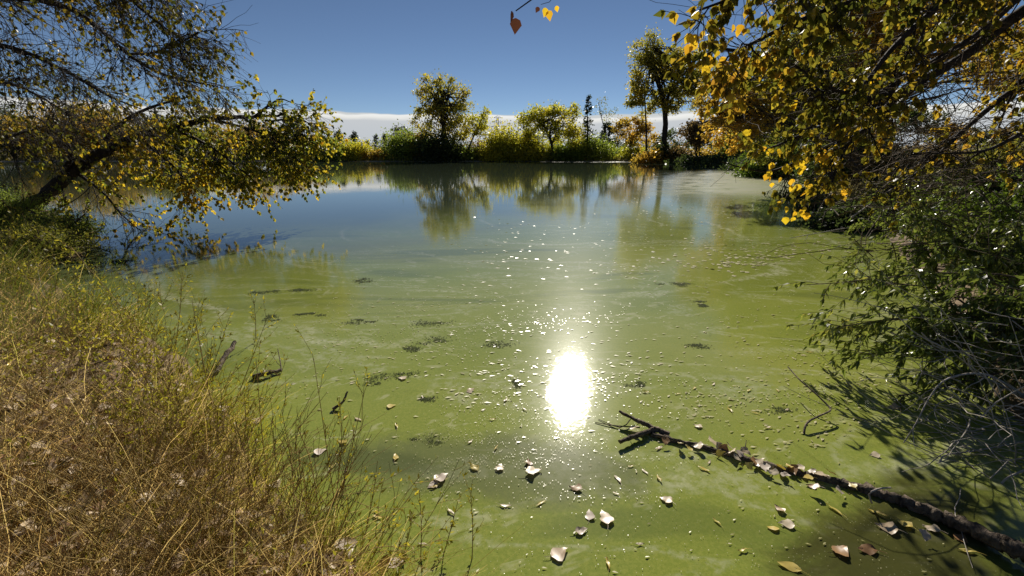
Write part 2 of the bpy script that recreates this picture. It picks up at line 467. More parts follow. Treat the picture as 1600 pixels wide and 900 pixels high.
# pale threads of scum drawn out along the swirls
lines = t.math('ABSOLUTE', t.math('SUBTRACT', swirl, .5))
thread = t.math('MULTIPLY', t.map(lines, .0, .02, 1, 0), t.map(mid, .42, .62))
alg = t.mix(t.math('MULTIPLY', thread, .6), alg, (.42, .42, .22))
sw2 = t.noise(t.mapping(pos, (.22, .8, 1), (5, 2, 0), (0, 0, .1)), .9, 4, .5, 1.6)
band = t.math('MULTIPLY', t.map(t.math('ABSOLUTE', t.math('SUBTRACT', sw2, .52)), 0, .035, 1, 0), t.map(t.noise(pos, 14, 4, .7), .40, .62))
alg = t.mix(t.math('MULTIPLY', band, .55), alg, (.40, .41, .24))
alg = t.mix(t.map(sw2, .56, .66, 0, .45), alg, (.095, .125, .03))
ctr = t.n('ShaderNodeVectorMath', operation='LENGTH'); t.set(ctr.inputs[0], t.mapping(pos, (1, 1, 1), (-.6, -11.5, 0)))
rr = t.math('MULTIPLY_ADD', t.noise(t.mapping(pos, (.6, .6, 1)), .7, 4, .55, .5), 2.2, ctr.outputs['Value'])
ring = t.math('ABSOLUTE', t.math('SUBTRACT', t.math('FRACT', t.math('MULTIPLY', rr, .62)), .5))
ringm = t.math('MULTIPLY', t.map(ring, 0, .075, 1, 0), t.math('MULTIPLY', t.map(t.noise(pos, 18, 4, .75), .38, .62), t.map(t.noise(t.mapping(pos, (.5, .5, 1), (9, 4, 0)), .8, 2), .42, .62)))
alg = t.mix(t.math('MULTIPLY', ringm, .9), alg, (.50, .50, .32))
# a clearer pool of dark water with grains on it, and shallows by the log with bush shade painted in
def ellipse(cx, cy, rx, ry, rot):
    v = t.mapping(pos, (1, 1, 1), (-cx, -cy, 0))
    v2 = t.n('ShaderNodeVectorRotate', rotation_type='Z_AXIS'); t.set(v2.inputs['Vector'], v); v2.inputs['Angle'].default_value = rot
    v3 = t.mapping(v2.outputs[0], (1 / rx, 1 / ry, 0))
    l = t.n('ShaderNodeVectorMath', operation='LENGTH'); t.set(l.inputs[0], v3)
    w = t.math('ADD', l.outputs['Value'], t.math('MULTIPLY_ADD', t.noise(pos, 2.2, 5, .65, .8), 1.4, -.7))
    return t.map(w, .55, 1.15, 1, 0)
a = gnd(770, 728); clear1 = ellipse(a[0], a[1], .95, .32, .12)
a = gnd(1420, 850); shaded_shallows = ellipse(a[0], a[1], .8, .33, -.5)
a = gnd(560, 720); clear3 = ellipse(a[0], a[1], .5, .12, .1)
alg = t.mix(t.math('MULTIPLY', clear1, .65), alg, (.11, .12, .055))
alg = t.mix(t.math('MULTIPLY', clear3, .6), alg, (.075, .09, .03))
alg = t.mix(t.math('MULTIPLY', shaded_shallows, .85), alg, (.045, .042, .014))  # shallow bank, darkened further with the bushes' shadow as colour
grain = t.n('ShaderNodeTexVoronoi'); t.set(grain.inputs['Vector'], pos); grain.inputs['Scale'].default_value = 70
gr = t.math('MULTIPLY', t.map(grain.outputs['Distance'], .0, .22, 1, 0), t.map(t.noise(pos, 9, 3), .45, .65))
alg = t.mix(t.math('MULTIPLY', gr, .7), alg, (.46, .46, .28))
# open water away to the north-west, scum gathered along the eastern shore
d = t.math('SUBTRACT', Y, t.math('MULTIPLY_ADD', X, 1.35, 12.0))
d = t.math('ADD', d, t.math('MULTIPLY_ADD', broad, 9, -4.5))
openw = t.map(d, -6.5, 8.0)
scum = t.math('MULTIPLY', t.map(t.math('ADD', sh, t.math('MULTIPLY_ADD', swirl, 9, -4.5)), -10.5, -3.0), t.math('MULTIPLY', t.map(Y, 13, 22), t.map(X, 2, 10)))
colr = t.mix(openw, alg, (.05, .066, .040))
colr = t.mix(t.math('MULTIPLY', scum, t.map(swirl, .38, .6, .25, .95)), colr, (.30, .29, .15))
rough = t.math('MULTIPLY_ADD', openw, -.022, .043)
rough = t.math('ADD', rough, t.math('MULTIPLY', scum, .3))
rip = t.noise(t.mapping(pos, (.5, 2.2, 1)), 3.0, 3, .5)
ripmask = t.math('MULTIPLY', openw, t.map(t.noise(t.mapping(pos, (.05, .12, 1)), 1.0, 3), .45, .6, .15, 1.0))
bmp = t.bump(rip, t.math('MULTIPLY_ADD', ripmask, .032, .006), .05)
film = t.n('ShaderNodeBump'); t.set(film.inputs['Height'], t.noise(pos, 26, 5, .7, .5)); film.inputs['Distance'].default_value = .006
t.set(film.inputs['Strength'], t.math('MULTIPLY_ADD', openw, -.11, .11)); t.set(film.inputs['Normal'], bmp)
bmp = film.outputs[0]
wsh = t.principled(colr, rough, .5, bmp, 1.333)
t.set(wsh.node.inputs['Coat Weight'], t.math('MULTIPLY_ADD', openw, -.07, .07))          # thin film of scum
wsh.node.inputs['Coat Roughness'].default_value = .27
wsh.node.inputs['Coat IOR'].default_value = 1.33
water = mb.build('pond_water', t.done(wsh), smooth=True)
at_ = water.data.attributes.new('shore', 'FLOAT', 'POINT')
sdw = shore_dist(np.concatenate([pts, [[0, 0]]]))
at_.data.foreach_set('value', sdw.astype(np.float32))
tag(water, 'pond water thick with green algae, clear and blue farther out', kind='structure')

# ------------------------------------------------------------------ trees
def blob_points(blobs, Y, nsub, g):
    """leaf clump centres through the volume of the crown's lobes"""
    C, Rr = [], []
    s = mpp(Y)
    for (cx, cy, rx, ry) in blobs:
        rx, ry = rx * 1.2, ry * 1.15
        c = at(cx, cy, Y); k = max(4, int(1.4 * nsub * rx * ry / 400))
        u = rvec(k, g) * (g.uniform(.25, 1, (k, 1)) ** .5)
        C.append(c + u * np.array([rx * s, .5 * (rx + ry) * s, ry * s]))
        Rr.append(np.full(k, (rx * ry) ** .5 * s))
    return np.concatenate(C), np.concatenate(Rr)
def far_tree(name, label, cat, Y, trunk, blobs, mat, bark='bark_dark', dens=1.0, leaf=.28, r0=.3, nsub=9, group=None, spread=.26, seed=1, kind='rhomb', extra=()):
    g = np.random.default_rng(seed)
    base = at(*trunk[0], Y); base[2] = float(height(base[None, :2])[0])
    root = empty(name, base, label, cat, group)
    T = smooth_line([base - np.array([0, 0, .15])] + [at(x, y, Y) for x, y in trunk[1:]], 9)
    tb = MB(); tubes(tb, T, r0, r0 * .35, 7)
    for poly, rr in extra:
        e = smooth_line([at(x, y, Y) for x, y in poly], 7); tubes(tb, e, rr, rr * .4, 6)
    tb.build('trunk', M[bark], root, True)
    C, Rr = blob_points(blobs, Y, nsub, g)
    bb = MB()
    sel = g.permutation(len(C))[:max(8, int(len(C) * .6))]
    ti = g.integers(4, 9, len(sel)); A = T[ti]
    B = C[sel]; u = np.linspace(0, 1, 5)[None, :, None]
    P = A[:, None] * (1 - u) + B[:, None] * u + np.array([0, 0, 1.0]) * (np.sin(u * np.pi) * .08 * np.linalg.norm(B - A, axis=1)[:, None, None])
    P[:, 1:] += g.normal(0, .12, P[:, 1:].shape)
    tubes(bb, P, r0 * .22, r0 * .05, 4)
    tag(bb.build('branches', M[bark], root), kind='stuff')
    lb = MB()
    n = int(dens * 90)
    cl = np.repeat(np.arange(len(C)), n)
    p = C[cl] + g.normal(0, 1, (len(cl), 3)) * (Rr[cl] * spread * g.uniform(.5, 1.2, len(cl)))[:, None] * np.array([1, 1, .75])
    leaves(lb, p, rvec(len(p), g) + np.array([0, 0, -.4]), rvec(len(p), g), 1.3 * leaf * g.uniform(.6, 1.3, len(p)), kind)
    cr = lb.build('crown', M[mat], root)
    return root
def bush(name, label, Y, cx, by, rx, ry, mat, leaf=.25, dens=1.0, seed=1, group=None, cat='bush', kind='rhomb'):
    g = np.random.default_rng(seed)
    base = at(cx, by, Y); base[2] = float(height(base[None, :2])[0])
    root = empty(name, base, label, cat, group)
    s = mpp(Y)
    if Y > 50: rx, ry = rx * 1.25, ry * 1.12
    k = max(14, int(rx * ry / 7))
    u = rvec(k, g) * (g.uniform(.2, 1, (k, 1)) ** .5); u[:, 2] = np.abs(u[:, 2]) * 1.0
    C = base + np.array([0, 0, .1 * ry * s]) + u * np.array([rx * s, .7 * rx * s, 1.75 * ry * s])
    w = np.linspace(0, 1, 4)[None, :, None]
    sb = MB(); P = base[None, None] * (1 - w) + C[:, None] * w; P[:, 1:] += g.normal(0, .08, P[:, 1:].shape)
    P[:, 0, :2] += g.normal(0, .25 * rx * s, (k, 2)); P[:, 0, 2] = height(P[:, 0, :2]) - .05
    tubes(sb, P, .03, .012, 4); sb.build('stems', M['twig_brown'], root)
    n = int(80 * dens); cl = np.repeat(np.arange(k), n)
    p = C[cl] + g.normal(0, .26, (len(cl), 3)) * np.array([1, 1, .8]) * (min(rx, 2 * ry) * s)
    p[:, 2] = np.maximum(p[:, 2], base[2] + .03)
    lb = MB(); leaves(lb, p, rvec(len(p), g), rvec(len(p), g), 1.4 * leaf * g.uniform(.6, 1.3, len(p)), kind)
    lb.build('foliage', M[mat], root)
    return root
def conifer(label, Y, cx, by, top, halfw, seed=1, group='conifers beyond the far shore', sparse=1.0, rounded=False, name='conifer'):
    g = np.random.default_rng(seed)
    s = mpp(Y); b = at(cx, by, Y); b[2] = float(height(b[None, :2])[0])
    tp = at(cx, top, Y); H = tp[2] - b[2]; Wd = halfw * s * (1.0 if sparse > 1 else 1.35)
    root = empty(name, b, label, 'conifer', group)
    tb = MB(); tubes(tb, smooth_line([b - [0, 0, .2], b + [0, 0, H * .5], tp], 6), H * .022, .02, 6); tb.build('trunk', M['bark_dark'], root, True)
    nb = int(90 * sparse); z = g.uniform(.10, .98, nb)
    prof = (np.sqrt(np.clip(1 - (z * 1.02 - .1) ** 2, 0, 1)) if rounded else (1 - z) ** .8 * 1.0 + .06) * g.uniform(.35, 1.15, nb) * (.85 + .2 * np.sin(z * 31 + seed))
    az = g.uniform(0, 2 * np.pi, nb)
    P0 = np.stack([np.full(nb, b[0]), np.full(nb, b[1]), b[2] + z * H], 1)
    d = np.stack([np.cos(az), np.sin(az), np.full(nb, .15)], 1)
    P = grow(P0, d, prof * Wd, 4, .08, -.06, g)
    bb = MB(); tubes(bb, P, .04, .01, 3); tag(bb.build('branches', M['bark_dark'], root), kind='stuff')
    p, tg, _ = along(P, 14, .15, 1.0, g)
    p = p + g.normal(0, .05 * Wd, p.shape)
    lb = MB(); leaves(lb, p, unit(tg + .8 * rvec(len(p), g)), rvec(len(p), g), (H * (.038 if sparse > 1 else .085)) * g.uniform(.6, 1.2, len(p)), 'slim', 2.4)
    lb.build('needles', M['needle'], root)
    return root

# --- far shore, from west to east
fb = 'trees on the far shore'
far_tree('shore_tree', 'broad brown and green tree across the water behind the leaning trunk', 'tree', 98, [(95, 249), (95, 215)], [(70, 205, 45, 26), (130, 195, 45, 26), (165, 207, 45, 24), (110, 225, 80, 16)], 'far_rust', seed=11, group=fb)
far_tree('shore_tree', 'dark low tree at the edge of the picture across the water', 'tree', 99, [(20, 249), (20, 220)], [(10, 215, 40, 24), (45, 225, 40, 16), (-30, 205, 40, 35)], 'far_dark', seed=12, group=fb)
far_tree('shore_tree', 'olive tree across the water half hidden by the drooping bough', 'tree', 98, [(250, 249), (250, 220)], [(225, 218, 35, 22), (270, 212, 40, 24), (310, 222, 35, 18)], 'far_olive', seed=13, group=fb)
far_tree('shore_tree', 'low rusty tree across the water behind the drooping bough tip', 'tree', 98, [(390, 249), (390, 225)], [(365, 222, 35, 18), (410, 216, 32, 20), (450, 226, 32, 16)], 'far_rust', seed=14, group=fb)
for k, (cx, top_, rx_, mt, lab) in enumerate([(-20, 165, 45, 'far_dark', 'tall dark tree across the water cut by the picture edge'), (55, 185, 40, 'far_rust', 'rounded rusty tree across the water beside the edge tree'), (130, 166, 50, 'far_olive', 'tallest olive tree across the water behind the leaning trunk'), (205, 182, 40, 'far_rust', 'rusty tree across the water above the trunk bend'), (285, 195, 40, 'far_dark', 'dark tree across the water under the middle of the bough'), (355, 200, 36, 'far_olive', 'olive tree across the water under the bough fork'), (425, 205, 36, 'far_dark', 'dark tree across the water under the bough tip'), (480, 212, 28, 'far_rust', 'low rusty tree across the water just past the bough tip')]):
    h_ = 248 - top_
    far_tree('shore_tree', lab, 'tree', 101, [(cx, 249), (cx, 235), (cx, top_ + h_ * .4)], [(cx, top_ + h_ * .25, rx_ * .7, h_ * .25), (cx - rx_ * .5, top_ + h_ * .5, rx_ * .6, h_ * .25), (cx + rx_ * .5, top_ + h_ * .5, rx_ * .6, h_ * .25), (cx, top_ + h_ * .75, rx_, h_ * .22)], mt, seed=290 + k, r0=.35, nsub=6, leaf=.3, group=fb)
conifer('dark conifer peeping out beside the golden bough tip', 125, 505, 247, 206, 17, 21)
conifer('widest of the pointed conifers behind the low bushes', 125, 533, 247, 205, 19, 22)
conifer('pointed conifer behind the bushes, second from the bough tip', 125, 556, 247, 206, 15, 23)
conifer('smallest conifer standing in the gap between the bushes', 150, 576, 247, 219, 8, 24)
conifer('slim pale grey conifer in the gap between bushes', 135, 590, 247, 210, 10, 25, sparse=.7)
conifer('narrow dark conifer touching the round-topped one', 135, 604, 247, 209, 12, 26)
conifer('round-topped dark conifer above the shore bushes', 125, 626, 247, 198, 21, 27, rounded=True)
sb_ = 'bushes along the far waterline'
bush('shore_bush', 'low green and yellow bush beside the golden bough tip', 94, 528, 249, 28, 13, 'far_green', seed=31, group=sb_)
bush('shore_bush', 'low olive bush under the two pointed conifers', 94, 556, 249, 22, 12, 'far_yellow', seed=32, group=sb_)
bush('shore_bush', 'lowest brownish bush below the smallest conifer', 94, 586, 249, 22, 7, 'far_rust', seed=33, group=sb_)
bush('shore_bush', 'tall rounded olive bush under the round-topped conifer', 94, 634, 249, 26, 20, 'far_green', seed=34, group=sb_)
bush('shore_bush', 'rusty topped bush against the big cottonwood', 94, 662, 249, 20, 18, 'far_rust', seed=35, group=sb_)
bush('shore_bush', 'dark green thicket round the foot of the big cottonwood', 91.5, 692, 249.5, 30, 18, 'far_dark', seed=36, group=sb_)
far_tree('cottonwood_tree', 'tall round cottonwood standing alone on the far shore', 'tree', 93, [(694, 249), (694, 215), (692, 180), (690, 140)],
         [(690, 150, 30, 30), (665, 160, 18, 20), (660, 185, 14, 16), (712, 155, 20, 20), (728, 152, 10, 11), (700, 185, 30, 22), (682, 205, 24, 16), (715, 205, 14, 20), (675, 133, 15, 13), (697, 127, 12, 10)], 'far_gold', seed=41, r0=.65, nsub=9, leaf=.26, spread=.20, dens=.75, group=fb)
far_tree('leaning_tree', 'smaller yellow tree with leaning stem beside the tall cottonwood', 'tree', 92, [(727, 249), (735, 225), (746, 200), (756, 178)],
         [(735, 195, 17, 16), (722, 210, 14, 14), (748, 192, 14, 12), (757, 178, 11, 11), (752, 205, 12, 8)], 'far_yellow', seed=42, r0=.22, dens=.7, spread=.3, group=fb)
bush('shore_bush', 'brown bare shrub under the leaning tree', 95, 748, 249, 24, 11, 'far_brown', seed=43, group=sb_)
bush('shore_bush', 'round yellow-green bush between leaning tree and golden willow', 92.5, 788, 249, 26, 24, 'far_yellow', seed=44, group=sb_)
bush('shore_bush', 'dark bush tucked against the golden willow', 95, 824, 249, 16, 20, 'far_dark', seed=45, group=sb_)
far_tree('willow_tree', 'spreading golden willow leaning over the far waterline', 'tree', 91.5, [(862, 250), (862, 225), (852, 200), (845, 185)],
         [(835, 185, 20, 13), (850, 174, 22, 10), (872, 172, 18, 9), (893, 182, 14, 14), (825, 198, 15, 16), (838, 212, 16, 14), (880, 205, 20, 15), (895, 212, 15, 18), (860, 195, 14, 8)], 'far_yellow', seed=46, r0=.4, nsub=11, spread=.28, leaf=.26, group=fb,
         extra=[([(862, 225), (872, 205), (882, 192)], .22)])
bush('shore_bush', 'green bush at the foot of the golden willow', 92, 893, 249, 18, 12, 'far_green', seed=47, group=sb_)
conifer('tall thin ragged conifer right of the golden willow', 93, 916, 249, 149, 19, 51, sparse=1.15, group=fb)
far_tree('thin_tree', 'thin half bare tree beside the ragged conifer', 'tree', 100, [(950, 247), (948, 215), (940, 185), (935, 160)], [(938, 165, 10, 12), (950, 170, 12, 10), (948, 182, 12, 8)], 'far_olive', seed=52, dens=.25, r0=.15, leaf=.2, group=fb)
conifer('small round dark conifer below the thin tree', 108, 946, 247, 193, 14, 53, rounded=True, group=fb)
far_tree('shore_tree', 'low orange-brown tree left of the tall double cottonwood', 'tree', 92, [(985, 247), (985, 220)], [(975, 205, 16, 16), (993, 200, 15, 18), (985, 190, 12, 8), (1003, 215, 14, 18)], 'far_rust', seed=54, r0=.2, group=fb)
bush('shore_bush', 'grassy green bush below the thin tree', 97, 955, 249, 30, 8, 'far_green', seed=55, group=sb_)
bush('shore_bush', 'low olive bush below the orange-brown tree', 91, 990, 249, 24, 8, 'far_yellow', seed=56, group=sb_)
far_tree('cottonwood_tree', 'tallest rust-gold cottonwood with curved dark trunk on the shore', 'tree', 78, [(1035, 250), (1037, 225), (1040, 185), (1034, 150), (1022, 105), (1012, 75)],
         [(1012, 78, 20, 20), (1006, 108, 20, 20), (1000, 132, 14, 18), (1050, 100, 22, 20), (1075, 112, 25, 24), (1062, 135, 26, 18), (1088, 130, 14, 20), (1012, 160, 16, 16), (1050, 165, 16, 16), (1090, 150, 16, 18), (992, 150, 12, 16)], 'far_gold', seed=57, r0=.55, nsub=11, leaf=.24, spread=.25, group=fb,
         extra=[([(1040, 180), (1050, 158), (1062, 140)], .2), ([(1009, 249), (1010, 215), (1008, 165), (1006, 130)], .18), ([(1030, 140), (1045, 115), (1058, 100)], .16)])
bush('shore_bush', 'dark thicket round the curved trunk of the tallest cottonwood', 77, 1036, 251, 20, 16, 'far_dark', seed=58, group=sb_)
far_tree('shore_tree', 'brown leafless-looking tree right of the curved trunk', 'tree', 74, [(1088, 251), (1088, 225)], [(1078, 212, 20, 16), (1100, 208, 16, 18), (1090, 198, 15, 10)], 'far_brown', seed=59, r0=.2, group=fb)
bush('shore_bush', 'dark green bank thicket below the brown tree', 70, 1085, 254, 34, 9, 'far_dark', seed=60, group=sb_)
bush('shore_bush', 'dark low thicket along the bank left of the inlet', 60, 1135, 256, 34, 11, 'far_dark', seed=62, group=sb_)

# pylon far behind
pyl = empty('power_pylon', [*at(778, 240, 300)[:2], float(height(at(778, 240, 300)[None, :2])[0])], 'tiny steel lattice power pylon far behind the yellow bush', 'pylon')
b = np.array(pyl.location); Ht = at(778, 183, 300)[2] - b[2]
for sx_, sy_ in ((-1, -1), (1, -1), (-1, 1), (1, 1)):
    m_ = MB(); tubes(m_, np.array([b + [1.9 * sx_, 1.9 * sy_, 0], b + [1.0 * sx_, 1.0 * sy_, Ht * .5], b + [.45 * sx_, .45 * sy_, Ht]]), .16, .12, 4); m_.build('leg', M['steel'], pyl)
for k in range(7):
    z0, z1 = Ht * k / 7, Ht * (k + 1) / 7
    w0, w1 = 1.9 - 1.45 * k / 7, 1.9 - 1.45 * (k + 1) / 7
    m_ = MB()
    for s_ in (-1, 1):
        tubes(m_, np.array([[b + [-w0, s_ * w0, z0], b + [w1, s_ * w1, z1]], [b + [w0, s_ * w0, z0], b + [-w1, s_ * w1, z1]], [b + [s_ * w0, -w0, z0], b + [s_ * w1, w1, z1]]]), .08, .08, 3)
    m_.build('brace', M['steel'], pyl)
for zf, wv in ((.72, 4.2), (.86, 3.4), (.98, 2.4)):
    m_ = MB(); tubes(m_, np.array([[b + [-wv, 0, Ht * zf], b + [wv, 0, Ht * zf]], [b + [-wv, 0, Ht * zf], b + [0, 0, Ht * zf + 1.2]], [b + [wv, 0, Ht * zf], b + [0, 0, Ht * zf + 1.2]]]), .12, .12, 4); m_.build('cross_arm', M['steel'], pyl)

# --- eastern bank, nearer
eb = 'trees on the eastern bank'
far_tree('bank_tree', 'large dark olive tree overhanging the shaded inlet', 'tree', 20, [(1345, 300), (1335, 240), (1310, 170), (1290, 110)],
         [(1180, 165, 42, 30), (1215, 115, 45, 38), (1265, 75, 50, 40), (1170, 205, 34, 20), (1225, 195, 42, 26), (1275, 150, 42, 38), (1310, 200, 40, 24), (1190, 235, 30, 14)], 'far_olive', seed=71, r0=.2, nsub=4, leaf=.10, spread=.24, dens=1.0, group=eb,
         extra=[([(1330, 225), (1280, 205), (1220, 200), (1170, 215)], .08), ([(1310, 170), (1260, 150), (1200, 150)], .07)])
far_tree('bank_tree', 'rusty tree whose low limb reaches far out over the shaded inlet', 'tree', 18.5, [(1350, 300), (1330, 250), (1290, 215), (1230, 200), (1170, 190), (1120, 175)],
         [(1112, 150, 18, 24), (1130, 120, 20, 22), (1125, 195, 24, 20), (1160, 150, 26, 26), (1165, 200, 24, 18), (1200, 170, 26, 24), (1108, 178, 14, 16), (1145, 225, 22, 10)], 'far_rust', seed=79, r0=.13, nsub=5, leaf=.085, spread=.24, dens=.9, group=eb,
         extra=[([(1230, 200), (1180, 165), (1130, 125)], .05)])
far_tree('bank_tree', 'shaded brown tree with straight dark trunk on the east bank', 'tree', 27, [(1376, 300), (1376, 240), (1374, 160), (1370, 80)],
         [(1350, 60, 60, 50), (1400, 20, 60, 50), (1310, 110, 45, 40), (1340, 170, 40, 20), (1300, -20, 60, 40), (1400, -60, 80, 50), (1490, 50, 50, 40), (1570, 90, 40, 40)], 'far_rust', seed=72, r0=.27, nsub=4, leaf=.14, spread=.26, group=eb)
bush('bank_bush', 'bright green sunlit bush at the bend of the east shore', 33, 1215, 272, 48, 24, 'bright_green', leaf=.13, dens=1.3, seed=73, group='bushes on the eastern bank')
bush('bank_bush', 'dark bush on the shore left of the bright green one', 45, 1160, 262, 36, 14, 'far_dark', leaf=.16, seed=74, group='bushes on the eastern bank')
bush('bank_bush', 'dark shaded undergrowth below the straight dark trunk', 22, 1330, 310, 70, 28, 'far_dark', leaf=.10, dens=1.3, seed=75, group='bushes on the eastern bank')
bush('bank_bush', 'brown dry shrub beyond the straight dark trunk', 30, 1440, 290, 50, 20, 'far_brown', leaf=.10, dens=1.0, seed=76, group='bushes on the eastern bank')
bush('bank_bush', 'dull olive shrub at the picture edge in the field', 28, 1560, 285, 50, 20, 'far_olive', leaf=.10, dens=1.0, seed=77, group='bushes on the eastern bank')
for k, (cx, Yb, rx_, ry_, mt, lab) in enumerate([(1290, 13.5, 40, 18, 'far_dark', 'dark leafy shrub on the inlet shore nearest the leaf clusters'), (1330, 10.5, 60, 22, 'far_dark', 'dark shrub behind the grey bare branch at the inlet'), (1420, 11, 60, 28, 'far_olive', 'olive shrub behind the tangle of twigs'),
    (1255, 17, 40, 16, 'far_dark', 'dark low shrub at the bend of the inlet'), (1500, 13, 70, 24, 'far_olive', 'olive shrub on the bank in front of the field'), (1590, 12, 60, 26, 'far_dark', 'dark shrub on the bank cut by the picture edge')]):
    yb = 450 - FPX * math.tan(PITCH - math.atan((CAMZ - .15) / Yb))
    bush('bank_bush', lab, Yb, cx, yb, rx_, ry_, mt, leaf=.055, dens=1.0, seed=180 + k, group='bushes on the eastern bank')
for k, (cx, rx_, ry_, mt, lab) in enumerate([(715, 30, 9, 'far_green', 'low green bush beside the foot of the tall cottonwood'), (765, 26, 8, 'far_yellow', 'low yellow bush right of the leaning stem'), (838, 22, 12, 'far_yellow', 'yellow bush left of the golden willow trunk'), (875, 24, 10, 'far_green', 'green bush right of the golden willow trunk'),
    (925, 24, 14, 'far_green', 'green bush at the foot of the ragged conifer'), (1020, 22, 12, 'far_rust', 'rusty bush left of the curved trunk'), (1060, 22, 14, 'far_brown', 'brown bush right of the curved trunk'), (1105, 26, 12, 'far_rust', 'rusty bush under the brown tree'), (1160, 30, 15, 'far_green', 'green bush beyond the mouth of the inlet'), (500, 24, 12, 'far_green', 'green bush behind the hanging gold leaves')]):
    Yb = 93 if cx < 1000 else 76
    bush('shore_bush', lab, Yb, cx, 249, rx_, ry_, mt, seed=240 + k, group=sb_)
for k, (cx, rx_, ry_, top_) in enumerate([(800, 40, 10, 222), (900, 40, 12, 215), (960, 30, 11, 212), (1010, 30, 13, 210), (1065, 34, 13, 206), (1120, 40, 14, 206), (1180, 44, 16, 202), (1240, 44, 16, 200), (1300, 44, 14, 204)]):
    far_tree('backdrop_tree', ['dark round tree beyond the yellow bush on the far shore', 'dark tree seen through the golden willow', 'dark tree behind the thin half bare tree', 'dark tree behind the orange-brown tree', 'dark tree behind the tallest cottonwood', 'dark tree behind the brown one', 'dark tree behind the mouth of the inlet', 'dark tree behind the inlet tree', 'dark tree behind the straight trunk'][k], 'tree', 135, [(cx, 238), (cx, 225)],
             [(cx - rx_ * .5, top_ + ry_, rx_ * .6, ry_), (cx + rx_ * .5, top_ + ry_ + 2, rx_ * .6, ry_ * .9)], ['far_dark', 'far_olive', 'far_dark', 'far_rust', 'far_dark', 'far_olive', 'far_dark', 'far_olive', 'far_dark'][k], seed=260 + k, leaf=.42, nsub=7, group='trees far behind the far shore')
for k, (cx, Yb, top_, rx_, mt, lab) in enumerate([(1158, 80, 128, 26, 'far_rust', 'tall rusty tree beyond the mouth of the inlet'), (1212, 82, 95, 32, 'far_olive', 'tall dark olive tree behind the golden leaf clusters'), (1285, 76, 75, 36, 'far_dark', 'very tall dark tree behind the big dark limbs'), (1350, 74, 110, 34, 'far_rust', 'tall rusty tree just left of the straight dark trunk')]):
    h_ = 240 - top_
    far_tree('bank_tree', lab, 'tree', Yb, [(cx, 246), (cx, 225), (cx + 4, 180), (cx, top_ + 25)], [(cx, top_ + h_ * .18, rx_ * .75, h_ * .18), (cx - rx_ * .45, top_ + h_ * .42, rx_ * .7, h_ * .2), (cx + rx_ * .45, top_ + h_ * .38, rx_ * .7, h_ * .22), (cx, top_ + h_ * .65, rx_ * .9, h_ * .2), (cx - rx_ * .3, top_ + h_ * .88, rx_ * .8, h_ * .12), (cx + rx_ * .4, top_ + h_ * .85, rx_ * .8, h_ * .13)], mt, seed=280 + k, r0=.4, nsub=6, leaf=.28, group=eb)
far_tree('field_tree', 'round dark tree far off behind the bank trees', 'tree', 120, [(1435, 225), (1435, 205)], [(1420, 195, 22, 20), (1445, 190, 22, 20), (1435, 180, 15, 10)], 'far_dark', seed=78, leaf=.35, group='trees beyond the dry field')
for k, (cx, top, lab) in enumerate([(1360, 200, 'far dark tree seen between trunk and inlet tree'), (1490, 198, 'rusty far tree beside the round dark one'), (1535, 204, 'low far tree near the picture edge, second from the edge'), (1590, 200, 'far tree cut by the edge of the picture')]):
    far_tree('field_tree', lab, 'tree', 115, [(cx, 226), (cx, 215)], [(cx - 14, top + 8, 20, 12), (cx + 14, top + 10, 20, 12), (cx, top + 16, 30, 8)], ['far_dark', 'far_rust', 'far_dark', 'far_brown'][k], seed=80 + k, leaf=.35, group='trees beyond the dry field')

